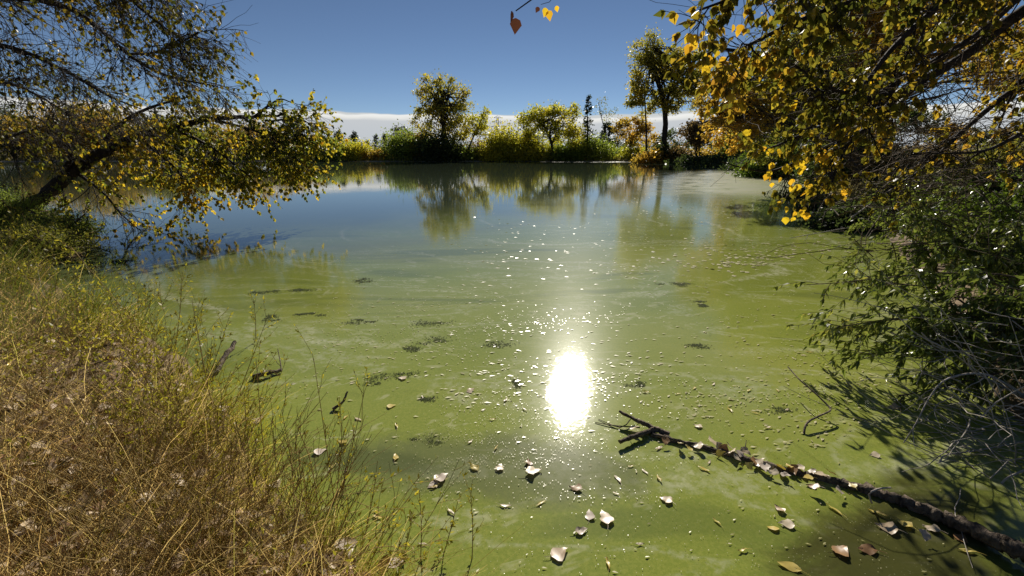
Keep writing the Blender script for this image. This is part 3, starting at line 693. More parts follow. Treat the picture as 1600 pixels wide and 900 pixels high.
# --- the two near cottonwoods
def bark_tube(P, r0, r1, seed, K=70, sides=14, rough=.30):
    g = np.random.default_rng(seed)
    P = smooth_line(P, K); m_ = MB()
    P[1:-1] += g.normal(0, r0 * .10, (K - 2, 3))
    tubes(m_, P, r0, r1, sides)
    V = m_.v[0].reshape(K, sides, 3); c = P[:, None]
    ridge = 1 + rough * (g.normal(0, .5, (1, sides, 1)) + g.normal(0, .6, (K, sides, 1)))
    m_.v[0] = (c + (V - c) * ridge).reshape(-1, 3)
    for ring, cc_ in ((0, P[0]), (K - 1, P[-1])):
        m_.add(np.concatenate([m_.v[0].reshape(K, sides, 3)[ring], cc_[None]]), None, [(i, (i + 1) % sides, sides) for i in range(sides)])
    return m_
def hero_tree(name, label, base, limbs, mat, bark, l2=(3.0, .9), l3=(5, .4), leaf=.09, per=3.0, seed=1, bias=(0, 0, -.2), parts=200, tail_r=.004, droop=-.05, leaf_from=.15, gold=None, twigr=.0035):
    """limbs: (points, start radius, end radius, side branches per metre factor, leaf factor)"""
    g = np.random.default_rng(seed)
    root = empty(name, base, label, 'tree')
    LP, LA, LN, LS = [], [], [], []
    tw = MB()
    for li, (pts_, ra, rb, f2, fl) in enumerate(limbs):
        P = smooth_line(pts_, 26)[None]
        if li == 0:
            m_ = bark_tube(P[0], ra, rb, seed, 60, 14, .22)
        else:
            m_ = MB(); tubes(m_, P, ra, rb, 9 if ra > .05 else 6)
        m_.build('trunk' if li == 0 else 'limb', M[bark], root, True)
        Ln = np.linalg.norm(np.diff(P[0], axis=0), axis=1).sum()
        n2 = int(Ln * l2[0] * f2)
        if n2 <= 0: continue
        p, tg, tt = along(P, n2, leaf_from, 1.0, g)
        d = unit(tg * .7 + rvec(n2, g) * .8 + np.array(bias))
        L2 = l2[1] * g.uniform(.5, 1.3, n2) * (1.15 - .5 * tt)
        B = grow(p, d, L2, 7, .16, droop, g)
        tubes(tw, B, .006 + .006 * (1 - tt), tail_r, 4)
        p3, t3, _ = along(B, int(l3[0]), .15, 1.0, g)
        d3 = unit(t3 * .7 + rvec(len(p3), g) * .8 + np.array(bias) * .7)
        C = grow(p3, d3, l3[1] * g.uniform(.4, 1.2, len(p3)), 5, .2, droop, g)
        tubes(tw, C, twigr, twigr * .45, 3)
        k = g.random(len(C)) < min(1, fl)
        Cs = C[k]
        if len(Cs) == 0: continue
        nn = max(1, int(per))
        pl, tl, _ = along(Cs, nn, .55, 1.0, g)
        LP.append(pl); LA.append(unit(rvec(len(pl), g) * .8 + np.array([0, 0, -.9]) + tl * .3)); LN.append(rvec(len(pl), g) + np.array([0, -.6, .25])); LS.append(leaf * g.uniform(.55, 1.15, len(pl)))
    tw.build('twigs', M[bark], root)
    LP, LA, LN, LS = map(np.concatenate, (LP, LA, LN, LS))
    ok, zc, px, py = in_frame(LP)
    pxs = np.where(ok, LS / np.maximum(zc, .1), 0)
    order = np.argsort(-pxs)
    big = order[:parts]
    rest = np.ones(len(LP), bool); rest[big] = False
    leaf_objects(leaf_mesh('leaf', 'heart', M[gold or mat]), 'leaf', root, LP[big], LA[big], LN[big], LS[big])
    lb = MB(); leaves(lb, LP[rest], LA[rest], LN[rest], LS[rest], 'heart')
    tag(lb.build('foliage', M[mat], root), kind='stuff')
    return root, (LP, LS)

bx = at(30, 352, 10.6); bx[2] = float(height(bx[None, :2])[0]) - .05
Lf = lambda seq: [at(x, y, d) for x, y, d in seq]
left_tree, _ = hero_tree('leaning_cottonwood', 'gold-leaved cottonwood leaning low out over the water from the grassy bank', bx, [
    ([bx] + Lf([(55, 322, 10.6), (95, 285, 10.7), (150, 245, 10.9), (215, 215, 11.1), (270, 200, 11.2), (330, 186, 11.3), (400, 181, 11.4), (450, 180, 11.4)]), .155, .022, 1.5, .8),
    (Lf([(400, 181, 11.4), (420, 165, 11.4), (438, 155, 11.5), (455, 160, 11.5)]), .035, .012, 2.4, 1.0),
    (Lf([(330, 186, 11.3), (400, 205, 11.2), (440, 225, 11.1), (470, 255, 11.0)]), .04, .012, 2.8, 1.1),
    (Lf([(270, 200, 11.2), (330, 230, 11.0), (370, 260, 10.8), (400, 285, 10.7)]), .04, .012, 2.8, 1.0),
    (Lf([(215, 215, 11.1), (260, 250, 10.8), (285, 275, 10.6), (300, 295, 10.5)]), .04, .012, 2.2, 1.0),
    (Lf([(420, 190, 11.4), (460, 185, 11.4), (475, 188, 11.4), (490, 200, 11.4)]), .025, .01, 2.6, 1.0),
    (Lf([(120, 270, 10.8), (160, 300, 10.5), (190, 335, 10.2), (225, 365, 10.0)]), .04, .008, 1.8, .35),
    (Lf([(95, 285, 10.7), (110, 240, 10.6), (90, 205, 10.4), (50, 180, 10.2)]), .07, .012, 2.0, .4),
    (Lf([(150, 245, 10.9), (180, 200, 11.0), (230, 170, 11.0), (300, 150, 11.0)]), .06, .012, 2.6, .5),
    ], 'leaf_left', 'bark_dark', l2=(4.0, 1.0), l3=(12, .55), leaf=.088, per=6, seed=101, bias=(.12, -.05, -.35), parts=240, gold='leaf_left', twigr=.0045, tail_r=.005)
b2 = np.array([-13.2, 9.8, 0.0]); b2[2] = float(height(b2[None, :2])[0]) - .05
left_tall, _ = hero_tree('tall_cottonwood', 'thinly leaved cottonwood whose drooping twigs fill the upper corner above the leaning trunk', b2, [
    ([b2, b2 + [.1, 0, 1.5], b2 + [.3, -.2, 3.5], b2 + [.5, -.4, 6.0], b2 + [.6, -.5, 8.5]], .28, .10, 0, 0),
    ([b2 + [.4, -.3, 4.6]] + Lf([(-60, -10, 9.3), (60, 0, 9.1), (130, 25, 9.0), (200, 85, 8.9), (260, 118, 8.8), (340, 135, 8.8)]), .09, .012, 2.6, .35),
    ([b2 + [.45, -.35, 5.2]] + Lf([(-40, -90, 9.0), (90, -60, 8.6), (190, -10, 8.4), (240, 30, 8.3), (290, 65, 8.3), (310, 50, 8.3)]), .09, .012, 2.8, .5),
    ([b2 + [.35, -.2, 4.0]] + Lf([(-80, 60, 9.4), (20, 75, 9.2), (100, 110, 9.0), (170, 150, 8.9), (220, 170, 8.8)]), .08, .010, 2.8, .3),
    ([b2 + [.35, -.2, 3.2]] + Lf([(-80, 130, 9.6), (10, 130, 9.4), (60, 150, 9.2), (110, 180, 9.1)]), .07, .010, 2.4, .25),
    (Lf([(200, 85, 8.9), (250, 80, 8.7), (290, 55, 8.6), (305, 55, 8.6)]), .025, .008, 2.6, .4),
    ([b2 + [.5, -.4, 6.0]] + Lf([(0, -180, 9.0), (120, -120, 8.4), (220, -60, 8.2), (260, -10, 8.1)]), .09, .012, 2.8, .55),
    ([b2 + [.3, -.2, 2.6]] + Lf([(-60, 210, 9.8), (0, 215, 9.7), (60, 200, 9.6)]), .09, .012, 1.6, .4),
    ], 'leaf_tall', 'bark_dark', l2=(4.6, 1.1), l3=(12, .6), leaf=.075, per=3, seed=103, bias=(.15, -.05, -.3), parts=150, gold='leaf_tall', twigr=.0045, tail_r=.005)

Rf = lambda seq: [at(x + 60, y, d) for x, y, d in seq]
rb = np.array([6.9, 5.4, 0.0]); rb[2] = float(height(rb[None, :2])[0]) - .05
right_tree, _ = hero_tree('overhanging_cottonwood', 'big dark-limbed cottonwood overhanging the water, golden leaf clusters at its branch tips', rb, [
    ([rb, rb + [0, 0, 1.5], rb + [-.1, -.1, 3.2], rb + [-.2, -.3, 5.0], rb + [-.3, -.6, 7.0]], .24, .10, 0, 0),
    ([rb + [-.1, -.1, 3.0]] + Lf([(1640, 0, 5.0), (1500, 92, 4.9), (1400, 150, 4.8), (1370, 190, 4.7), (1290, 235, 4.6), (1235, 258, 4.55)]), .085, .014, .8, .35),
    (Lf([(1235, 258, 4.55), (1200, 268, 4.5), (1160, 262, 4.5), (1125, 252, 4.5)]), .014, .004, 0, 0),
    ([rb + [-.1, -.1, 3.2]] + Lf([(1640, -30, 4.8), (1520, 60, 4.6), (1400, 130, 4.5), (1320, 180, 4.4), (1220, 225, 4.3), (1180, 240, 4.3)]), .06, .008, .9, .4),
    ([rb + [-.1, -.2, 3.6]] + Lf([(1650, -80, 4.6), (1450, -30, 4.2), (1280, 20, 3.8), (1200, 55, 3.7), (1140, 85, 3.6), (1115, 75, 3.6)]), .06, .010, 1.7, .9),
    ([rb + [-.15, -.3, 4.0]] + Lf([(1600, -150, 4.4), (1400, -90, 3.8), (1240, -40, 3.5), (1150, -5, 3.4), (1095, 15, 3.3)]), .05, .008, 1.9, .9),
    (Rf([(1450, -30, 4.2), (1340, 70, 4.1), (1280, 140, 4.0), (1230, 135, 4.0), (1180, 100, 4.0)]), .03, .008, 1.9, .9),
    (Rf([(1400, 130, 4.5), (1310, 150, 4.4), (1240, 165, 4.3), (1220, 150, 4.2), (1195, 125, 4.2)]), .03, .008, 1.9, .9),
    (Rf([(1320, 180, 4.4), (1275, 215, 4.2), (1250, 255, 4.1), (1240, 285, 4.0)]), .02, .006, 2.4, .6),
    ([rb + [-.1, -.1, 2.2]] + Rf([(1640, 100, 5.4), (1540, 130, 5.2), (1450, 200, 5.1), (1380, 265, 5.0), (1320, 300, 4.9)]), .05, .008, 1.8, .35),
    (Rf([(1600, -20, 5.0), (1560, 80, 5.2), (1520, 150, 5.2), (1500, 200, 5.2)]), .03, .008, 2.0, .7),
    ([rb + [-.1, -.2, 4.4]] + Rf([(1650, -120, 5.4), (1500, -60, 5.2), (1400, 10, 5.0), (1340, 60, 5.0)]), .05, .008, 1.6, .7),
    ([rb + [-.1, -.2, 2.0]] + Rf([(1660, 190, 5.2), (1560, 200, 5.0), (1480, 235, 4.9), (1400, 240, 4.8)]), .04, .008, 1.6, .3),
    ([rb + [-.2, -.4, 5.0]] + Lf([(1500, -350, 4.0), (1200, -260, 3.2), (1000, -120, 2.8), (890, -45, 2.6), (848, 0, 2.55), (832, 12, 2.55), (806, 17, 2.55)]), .05, .003, 0, 0),
    ], 'leaf_right', 'bark_dark', l2=(4.4, .46), l3=(8, .28), leaf=.066, per=6, seed=102, bias=(-.1, -.05, -.2), parts=280, gold='leaf_right')
# golden clusters and the lone sprig against the sky, each leaf its own object
g = np.random.default_rng(5)
gp, ga, gs = [], [], []
for cx, cy, n, rx, ry, Y_ in [(1235, 330, 4, 14, 10, 4.0), (1258, 328, 4, 10, 8, 4.0), (1250, 290, 9, 22, 14, 4.05), (1225, 262, 6, 30, 12, 4.1), (1205, 275, 5, 16, 10, 4.1), (1250, 255, 6, 14, 14, 4.1), (1285, 240, 4, 16, 10, 4.2), (1322, 297, 2, 8, 4, 4.3),
                           (1200, 225, 6, 30, 10, 4.2), (1170, 200, 3, 14, 10, 4.2), (1110, 95, 9, 28, 12, 3.5), (1080, 60, 5, 18, 12, 3.4), (1150, 40, 3, 20, 10, 3.6), (1310, 15, 3, 12, 12, 4.2), (1365, 125, 6, 14, 18, 4.4), (1205, 105, 4, 30, 20, 4.0), (1225, 150, 4, 16, 20, 4.1)]:
    for _ in range(n):
        gp.append(at(cx + g.normal(0, rx * .55), cy + g.normal(0, ry * .55), Y_ + g.normal(0, .06))); gs.append(.076 * g.uniform(.65, 1.1))
gp = np.array(gp); gs = np.array(gs)
ga = unit(rvec(len(gp), g) * .5 + np.array([0, 0, -1.0])); gn = rvec(len(gp), g) * .6 + np.array([0, -1, .2])
leaf_objects(leaf_mesh('golden_leaf', 'heart', M['leaf_gold']), 'golden_leaf', right_tree, gp, ga, gn, gs)
pet = MB(); nb_ = np.stack([gp, gp + np.array([0, 0, .05]) + g.normal(0, .02, gp.shape), gp + np.array([.05, .02, .14]) + g.normal(0, .03, gp.shape)], 1)
tubes(pet, nb_, .0012, .0018, 3); tag(pet.build('leaf_stalks', M['twig_brown'], right_tree), kind='stuff')
sp = np.array([at(800, 17, 2.55), at(806, 28, 2.55), at(853, 12, 2.55), at(858, 16, 2.55), at(869, 9, 2.55), at(842, 11, 2.55)])
sd_ = np.array([[-.1, 0, -1], [-.05, 0, -1], [-.2, 0, -1], [.1, 0, -1], [.2, .2, -.6], [-.3, 0, -.5]], float)
leaf_objects(leaf_mesh('sprig_leaf', 'heart', M['leaf_gold']), 'leaf', right_tree, sp[2:5], sd_[2:5], np.array([[.5, -1, 0], [-.6, -1, .2], [0, -1, .3]], float), np.array([.045, .05, .03]))
leaf_objects(leaf_mesh('brown_leaf', 'heart', M['leaf_brown']), 'leaf', right_tree, sp[[0, 1, 5]], sd_[[0, 1, 5]], np.array([[.9, -.4, 0], [.3, -1, 0], [0, -1, .3]], float), np.array([.05, .075, .03]))
m_ = MB(); tubes(m_, np.stack([smooth_line([at(876, -30, 2.6), at(862, 0, 2.55), at(845, 7, 2.55)], 5)]), .002, .0012, 4); m_.build('twig', M['bark_dark'], right_tree)

# ------------------------------------------------------------------ willow scrub and dead wood on the eastern bank
def willow(label, root_px, tips, Yr, seed, nleaf, parts=150, leaf=.075, mat='willow'):
    g = np.random.default_rng(seed)
    b = np.array(root_px, float); b[2] = float(height(b[None, :2])[0])
    root = empty('willow_shrub', b, label, 'shrub', 'willow shrubs crowding the eastern bank')
    LP, LA = [], []
    sb2 = MB()
    for (x, y, Y_) in tips:
        e = at(x, y, Y_)
        s0 = b + np.array([g.normal(0, .25), g.normal(0, .25), 0])
        mid_ = (s0 + e) / 2 + np.array([.1, 0, .28 + .1 * g.random()]) * np.linalg.norm(e - s0) * .5
        P = smooth_line([s0, mid_, e], 14)[None]
        stem = MB(); tubes(stem, P, .011, .003, 5); stem.build('stem', M['twig_brown'], root)
        p, tg, _ = along(P, 36, .15, 1.0, g)
        B = grow(p, unit(tg + rvec(len(p), g) * .9), .42 * g.uniform(.4, 1.2, len(p)), 5, .15, -.08, g)
        tubes(sb2, B, .003, .0012, 3)
        pl, tl, _ = along(B, nleaf + 7, .1, 1, g)
        LP.append(pl); LA.append(unit(tl * .6 + rvec(len(pl), g) * .7 + np.array([0, 0, -.7])))
    sb2.build('twigs', M['twig_brown'], root)
    LP = np.concatenate(LP); LA = np.concatenate(LA); LN = rvec(len(LP), g) + np.array([0, -.3, .5]); LS = leaf * g.uniform(.6, 1.25, len(LP))
    ok, zc, _, _ = in_frame(LP); ok &= LP[:, 2] > .02
    LP, LA, LN, LS, zc, ok = (a[LP[:, 2] > .02] for a in (LP, LA, LN, LS, zc, ok))
    big = np.argsort(-np.where(ok, LS / np.maximum(zc, .1), 0))[:parts]
    rest = np.ones(len(LP), bool); rest[big] = False
    leaf_objects(leaf_mesh('leaf', 'slim', M[mat], 1.6), 'leaf', root, LP[big], LA[big], LN[big], LS[big])
    lb = MB(); leaves(lb, LP[rest], LA[rest], LN[rest], LS[rest], 'slim', 1.6)
    tag(lb.build('foliage', M[mat], root), kind='stuff')
willow('near willow shrub reaching over the log with slim dark leaves', (4.3, 2.9, 0), [(1260, 445, 3.6), (1330, 440, 3.6), (1310, 510, 3.3), (1390, 500, 3.2), (1430, 560, 3.0), (1350, 560, 3.1), (1480, 520, 3.0), (1560, 500, 2.9), (1400, 620, 2.8), (1500, 600, 2.8), (1590, 560, 2.7), (1460, 460, 3.2), (1540, 440, 3.1)], 3, 201, 9)
willow('middle willow shrub whose leaves hang over the shaded shallows', (5.4, 4.6, 0), [(1340, 395, 4.8), (1380, 430, 4.6), (1360, 350, 5.0), (1430, 390, 4.6), (1480, 360, 4.6), (1500, 420, 4.4), (1560, 400, 4.2), (1590, 350, 4.4), (1440, 330, 4.9)], 4, 202, 9, 80)
willow('leafiest green willow shrub high on the bank at the picture edge', (6.4, 5.2, 0), [(1480, 310, 5.4), (1540, 290, 5.3), (1590, 280, 5.2), (1570, 330, 5.0), (1520, 350, 5.0), (1600, 390, 4.6), (1450, 300, 5.6), (1600, 440, 4.4)], 5, 203, 10, 80, .07, 'bright_green')
willow('far willow shrub beside the brush tangle at the inlet', (7.6, 7.6, 0), [(1390, 320, 7.6), (1420, 300, 7.6), (1450, 330, 7.2), (1370, 345, 7.2), (1480, 300, 7.4), (1420, 350, 6.8)], 6, 204, 9, 0, .075)

def twig_thing(label, pts_, r0, r1, mat='twig_grey', name='dead_branch', cat='branch', group='bare grey branches on the eastern bank', side=4, seed=0):
    g = np.random.default_rng(seed + 900)
    P = smooth_line(pts_, 26)
    root = empty(name, P[0], label, cat, group)
    m_ = MB(); tubes(m_, P, r0, r1, 6, True); m_.build('stem', M[mat], root, True)
    if side:
        p, tg, _ = along(P[None], side, .2, .95, g)
        for i in range(side):
            B = grow(p[i], unit(tg[i] + rvec(1, g)[0] * .8), .18 * g.uniform(.4, 1.2), 5, .2, .05, g)
            if B[..., 2].min() < .01: continue
            m_ = MB(); tubes(m_, B, r1 * 1.1, r1 * .4, 4); m_.build('twig', M[mat], root)
    return root
def px3(seq): return [at(x, y, Y_) for x, y, Y_ in seq]
twig_thing('long bent pale branch with a drooping tip above the log', px3([(1600, 618, 2.6), (1540, 585, 2.55), (1480, 592, 2.5), (1452, 622, 2.45), (1432, 660, 2.35), (1412, 692, 2.3)]), .008, .003, seed=1)
twig_thing('thick pale branch forking near the picture edge', px3([(1600, 622, 2.7), (1560, 600, 2.65), (1520, 580, 2.6), (1512, 560, 2.6)]), .010, .004, seed=2)
twig_thing('thin straight pale branch lying level below the willow', px3([(1600, 545, 2.9), (1530, 548, 2.9), (1470, 545, 2.85), (1440, 520, 2.85)]), .007, .003, seed=3)
twig_thing('looped pale vine stem above the thick end of the log', px3([(1600, 735, 2.2), (1530, 742, 2.2), (1490, 770, 2.12), (1467, 735, 2.15), (1475, 712, 2.2), (1520, 705, 2.25), (1600, 690, 2.3)]), .005, .004, seed=4, side=2)
twig_thing('curved pale stem arching down to the log near the edge', px3([(1600, 735, 2.0), (1570, 750, 2.0), (1552, 780, 1.98), (1560, 810, 1.96)]), .006, .004, seed=5, side=1)
twig_thing('level grey branch with a hooked tip among dark leaves', px3([(1600, 675, 2.5), (1560, 680, 2.5), (1525, 678, 2.5), (1512, 660, 2.5)]), .006, .003, seed=6)
twig_thing('grey bare branch sticking out over the shaded inlet', px3([(1480, 330, 5.2), (1420, 325, 5.2), (1350, 322, 5.2), (1290, 327, 5.2)]), .014, .004, seed=7, side=7)
twig_thing('pale hooked twig at the foot of the dark trunk', px3([(1400, 300, 6.0), (1385, 288, 6.0), (1375, 284, 6.0), (1374, 270, 6.0)]), .012, .005, seed=8, side=2)
twig_thing('thin pale twig dipping into the shaded water', px3([(1330, 355, 5.0), (1290, 362, 5.0), (1235, 372, 4.9)]), .006, .003, seed=9, side=1)
twig_thing('slanting grey branch crossing in front of the field', px3([(1330, 340, 5.0), (1400, 290, 5.2), (1450, 240, 5.4), (1500, 205, 5.5)]), .009, .004, seed=10, side=5)
# brush: uncountable fine dead twigs under and behind the willows
g = np.random.default_rng(77)
def brush(name, label, boxes, n, L, r, mat, seed):
    g = np.random.default_rng(seed); m_ = MB()
    for (x0, x1, y0, y1, Ya, Yb) in boxes:
        p = np.array([at(g.uniform(x0, x1), g.uniform(y0, y1), g.uniform(Ya, Yb)) for _ in range(n)])
        p[:, 2] = np.maximum(p[:, 2], .03)
        d = unit(np.stack([g.normal(-.4, 1, n), g.normal(0, .6, n), g.normal(.15, .35, n)], 1))
        P = grow(p, d, L * g.uniform(.4, 1.5, n), 8, .17, 0, g)
        P[..., 2] = np.maximum(P[..., 2], .012)
        tubes(m_, P, r * g.uniform(.5, 1.2, n), r * .35, 3)
    return tag(m_.build(name, M[mat], None), label, 'brush', kind='stuff')
brush('dead_brush', 'tangle of fine grey dead twigs under the near willows', [(1480, 1660, 620, 830, 1.9, 2.6), (1460, 1660, 480, 640, 2.4, 3.2)], 75, .65, .0038, 'twig_grey', 301)
brush('dead_brush', 'dark tangle of bare twigs at the shaded inlet', [(1290, 1500, 200, 330, 4.6, 7), (1350, 1640, 250, 420, 4.4, 6)], 230, .8, .006, 'twig_brown', 302)
brush('dead_brush', 'thicket of bare brown twigs hanging among the big dark limbs', [(1150, 1600, 20, 230, 4.2, 5.6)], 330, .75, .005, 'twig_brown', 303)

# ------------------------------------------------------------------ log, sticks and floating leaves
W = lambda x, y, z=.0: gnd(x, y, z)
lg = empty('fallen_log', W(1590, 862), 'half sunken dark log lying from the near bank out into the green water', 'log')
bark_tube([W(1660, 880, .10), W(1590, 858, .07), W(1500, 818, .035), W(1390, 776, .012), W(1300, 752, .004), W(1235, 738, -.004)], .039, .021, 1).build('stem', M['bark_log'], lg)
bark_tube([W(1250, 742, -.002), W(1180, 722, .002), W(1110, 702, .004), W(1060, 690, .008), W(1018, 678, .016)], .022, .014, 2, 40, 10).build('stem', M['bark_log'], lg)
bark_tube([W(1044, 679, .012), W(1010, 664, .035), W(985, 652, .055), W(968, 642, .07)], .020, .008, 3, 24, 9).build('fork', M['bark_log'], lg)
bark_tube([W(1022, 672, .02), W(1000, 678, .03), W(968, 690, .035)], .016, .011, 4, 18, 9).build('fork', M['bark_log'], lg)
for pp, rr in (([W(1000, 668, .02), W(960, 665, .01), W(930, 660, .004)], .005), ([W(985, 655, .03), W(970, 668, .01), W(935, 655, .004)], .004), ([W(1160, 712, .01), W(1164, 700, .03), W(1166, 688, .05)], .004), ([W(985, 690, .02), W(992, 702, 0.002)], .002)):
    m_ = MB(); tubes(m_, smooth_line(pp, 6), rr, rr * .5, 5, True); m_.build('twig', M['bark_log'], lg)
m_ = MB(); tubes(m_, smooth_line([W(1362, 786, .02), W(1358, 772, .08), W(1372, 764, .10), W(1392, 762, .09)], 8), .005, .004, 5, True); m_.build('twig', M['twig_grey'], lg)

twig_thing('thin dark elbow-shaped twig standing out of the green water', [W(1256, 678, .0), W(1258, 667, .03), W(1264, 658, .045), W(1280, 650, .055), W(1295, 643, .06), W(1298, 640, .062), W(1294, 634, .07), W(1270, 611, .11), W(1250, 594, .135), W(1231, 573, .15)], .007, .004, 'bark_log', 'water_twig', 'twig', None, 0)
m_ = bark_tube([W(316, 606, .12), W(340, 576, .2), W(368, 534, .28)], .03, .013, 8, 16, 9)
o = m_.build('snag', M['bark_log']); tag(o, 'short dark broken snag poking up at the edge of the dry grass', 'snag')
m_ = bark_tube([W(395, 588, .02), W(415, 584, .03), W(440, 578, .02)], .02, .012, 9, 14, 8)
tag(m_.build('driftwood', M['bark_log']), 'small dark piece of driftwood afloat by the grassy bank', 'driftwood')
twig_thing('thin forked twig sticking up behind the driftwood', [W(440, 580, .02), W(438, 566, .06), W(434, 545, .11)], .005, .003, 'bark_log', 'water_twig', 'twig', None, 1)
tag(bark_tube([W(520, 640, .01), W(536, 628, .04), W(543, 612, .08)], .012, .006, 10, 10, 8).build('driftwood', M['bark_log']), 'dark stub among the weed stalks by the bank', 'driftwood')

def curl_mesh(name, mat, seed, kind):
    g = np.random.default_rng(seed)
    nu, nv = 7, 5
    u = np.linspace(0, 1, nu); v = np.linspace(-1, 1, nv)
    wid = {'heart': np.array([.10, .38, .43, .35, .22, .10, .01]), 'slim': np.array([.01, .08, .12, .13, .11, .07, .005]), 'oval': np.array([.02, .2, .28, .3, .26, .15, .01])}[kind]
    a, b_, c_ = g.uniform(-.08, .10), g.uniform(.0, .12), g.normal(0, .06, 4)
    V = np.zeros((nu, nv, 3))
    for i in range(nu):
        for j in range(nv):
            x = u[i] - .5; y = v[j] * wid[i]
            z = b_ * y * y * 2 + a * x * x * 1.4 + c_[0] * x * y * 1.6 + .04 * math.sin(9 * u[i] + c_[1] * 20) * abs(v[j]) + c_[2] * max(0, x) * max(0, v[j]) * .9
            V[i, j] = (x, y * (1 + .12 * g.normal()) + .05 * math.sin(5 * x + c_[3] * 9), z + g.normal(0, .022))
    V[..., 2] -= V[..., 2].min()
    idx = np.arange(nu * nv).reshape(nu, nv)
    q = np.stack([idx[:-1, :-1], idx[1:, :-1], idx[1:, 1:], idx[:-1, 1:]], -1).reshape(-1, 4)
    m_ = MB(); m_.add(V, q)
    p = np.linspace(0, 1, 4)[:, None]
    tubes(m_, np.array([-.5, 0, V[0, 2, 2]]) + p * np.array([-.38, .06, .02]) + p ** 2 * np.array([0, .08, .0]), .016, .010, 3)
    return m_.mesh(name, M[mat], smooth=True)
LM = {}
for k, mm in (('pale', 'float_pale'), ('mauve', 'float_mauve'), ('brown', 'float_brown'), ('yellow', 'float_yellow')):
    LM[k] = [curl_mesh('floating_leaf', mm, 40 + i, 'heart') for i in range(4)]
LM['slim'] = [curl_mesh('slim_leaf', 'float_yellow', 60 + i, 'slim') for i in range(3)]
LM['slimpale'] = [curl_mesh('slim_leaf', 'float_pale', 70 + i, 'slim') for i in range(3)]
LM['oval'] = [curl_mesh('oval_leaf', 'float_yellow', 80 + i, 'oval') for i in range(2)]
LM['ovalbrown'] = [curl_mesh('oval_leaf', 'float_brown', 90 + i, 'oval') for i in range(2)]
gl = np.random.default_rng(9)
def fleaf(x, y, kind, size, ang, label, group, z=.004, tilt=0.0, name='floating_leaf', roll=0.0):
    p = W(x, y, z)
    ms = LM[kind]; o = bpy.data.objects.new(name, ms[int(gl.integers(len(ms)))])
    o.location = [float(a) for a in p]; o.rotation_euler = (tilt, roll, R(ang)); o.scale = (size * .92, size * .92 * float(gl.uniform(.8, 1.1)), size * .92 * float(gl.uniform(.5, 1.5)))
    col.objects.link(o)
    return tag(o, label, 'leaf', group)
G1 = 'leaves afloat on the green water'
for a in [
    (690, 746, 'mauve', .095, 40, 'crumpled mauve leaf afloat, largest left of the glare'),
    (676, 758, 'mauve', .07, 210, 'mauve leaf overlapping the largest crumpled one'),
    (740, 730, 'yellow', .075, 130, 'yellowish leaf right of the crumpled mauve pair'),
    (781, 730, 'pale', .07, 70, 'cream leaf with pointed tip below the glare, left of the white one'),
    (834, 737, 'pale', .10, 10, 'broad white leaf straight below the glare'),
    (826, 722, 'brown', .055, 90, 'small brown leaf touching the broad white one'),
    (899, 763, 'pale', .075, 160, 'white curled leaf with dark shadow below the glare'),
    (921, 804, 'mauve', .075, 80, 'square pinkish leaf beside the tall pointed leaf'),
    (945, 808, 'pale', .105, 95, 'tall pointed pale leaf upended on the water'),
    (909, 829, 'mauve', .07, 15, 'flat greyish leaf under the pinkish pair'),
    (875, 864, 'pale', .095, 25, 'curled cream leaf at the bottom centre of the pond'),
    (1040, 781, 'pale', .07, 140, 'pale torn leaf alone between log and pointed leaf'),
    (1233, 885, 'oval', .10, 150, 'golden oval leaf at the bottom edge'),
    (1228, 819, 'pale', .075, 160, 'tan leaf between the log and the golden oval leaf'),
    (1208, 825, 'oval', .06, 170, 'thin yellowish leaf beside the tan one below the log'),
    (1217, 795, 'pale', .06, 110, 'small cream leaf just below the log'),
    (1315, 860, 'brown', .09, 20, 'orange-brown leaf flat in the dark shallows'),
    (1355, 859, 'ovalbrown', .09, 170, 'dull brown oval leaf half sunk in the shallows'),
    (1384, 824, 'pale', .095, 150, 'curled pink-white leaf below the log in the shadow'),
    (1411, 817, 'yellow', .075, 120, 'tan leaf next to the pink-white one under the log'),
    (1455, 826, 'pale', .07, 140, 'pale leaf in the branch shadow under the log'),
    (1502, 840, 'brown', .065, 20, 'brownish leaf near the thick end of the log'),
    (1303, 796, 'slim', .085, 110, 'slim yellow leaf below the middle of the log'),
    (1371, 802, 'slim', .08, 130, 'slim yellow leaf hugging the log on its near side'),
    (1510, 860, 'slim', .08, 160, 'slim yellow leaf by the bottom corner shadow'),
    (1366, 711, 'pale', .06, 170, 'small white leaf between the elbow twig and the log'),
    (1396, 636, 'pale', .085, 170, 'pale curled leaf at the edge of the willow shadow'),
    (736, 610, 'pale', .075, 30, 'white leaf with a dark edge left of the glare'),
    (612, 634, 'yellow', .07, 10, 'yellow curled leaf out from the weed stalks'),
    (628, 591, 'pale', .075, 160, 'pale leaf on the dark weed patch'),
    (618, 714, 'oval', .07, 100, 'cream oval leaf left of the mauve pair'),
    (501, 705, 'mauve', .085, 30, 'pinkish leaf between the weed stalks'),
    (535, 690, 'yellow', .07, 150, 'ragged yellow leaf behind the weed stalks'),
    (405, 656, 'pale', .10, 60, 'white leaf at the edge of the dry grass'),
    (432, 757, 'pale', .085, 80, 'tan leaf standing at the water edge of the bank'),
    (1090, 666, 'pale', .06, 150, 'pale leaf above the log near its forked tip'),
    (790, 625, 'slimpale', .07, 60, 'slim white leaf just left of the glare'),
    ]:
    x, y, k, s, an, lab = a
    fleaf(x, y, k, s, an, lab, G1, tilt=float(gl.normal(0, .10)), roll=float(gl.normal(0, .08)))
def slim_label(x, y):
    where = ('by the weed stalks' if x < 640 else 'left of the sun glare' if x < 860 and y < 720 else 'in the open green below the sun glare' if x < 980 else 'near the forked tip of the log' if x < 1130 and y > 640 else 'above the log, right of the glare' if x < 1180 else 'round the elbow-shaped twig' if y < 700 else 'on the near side of the log')
    return 'slim pale willow leaf adrift ' + where
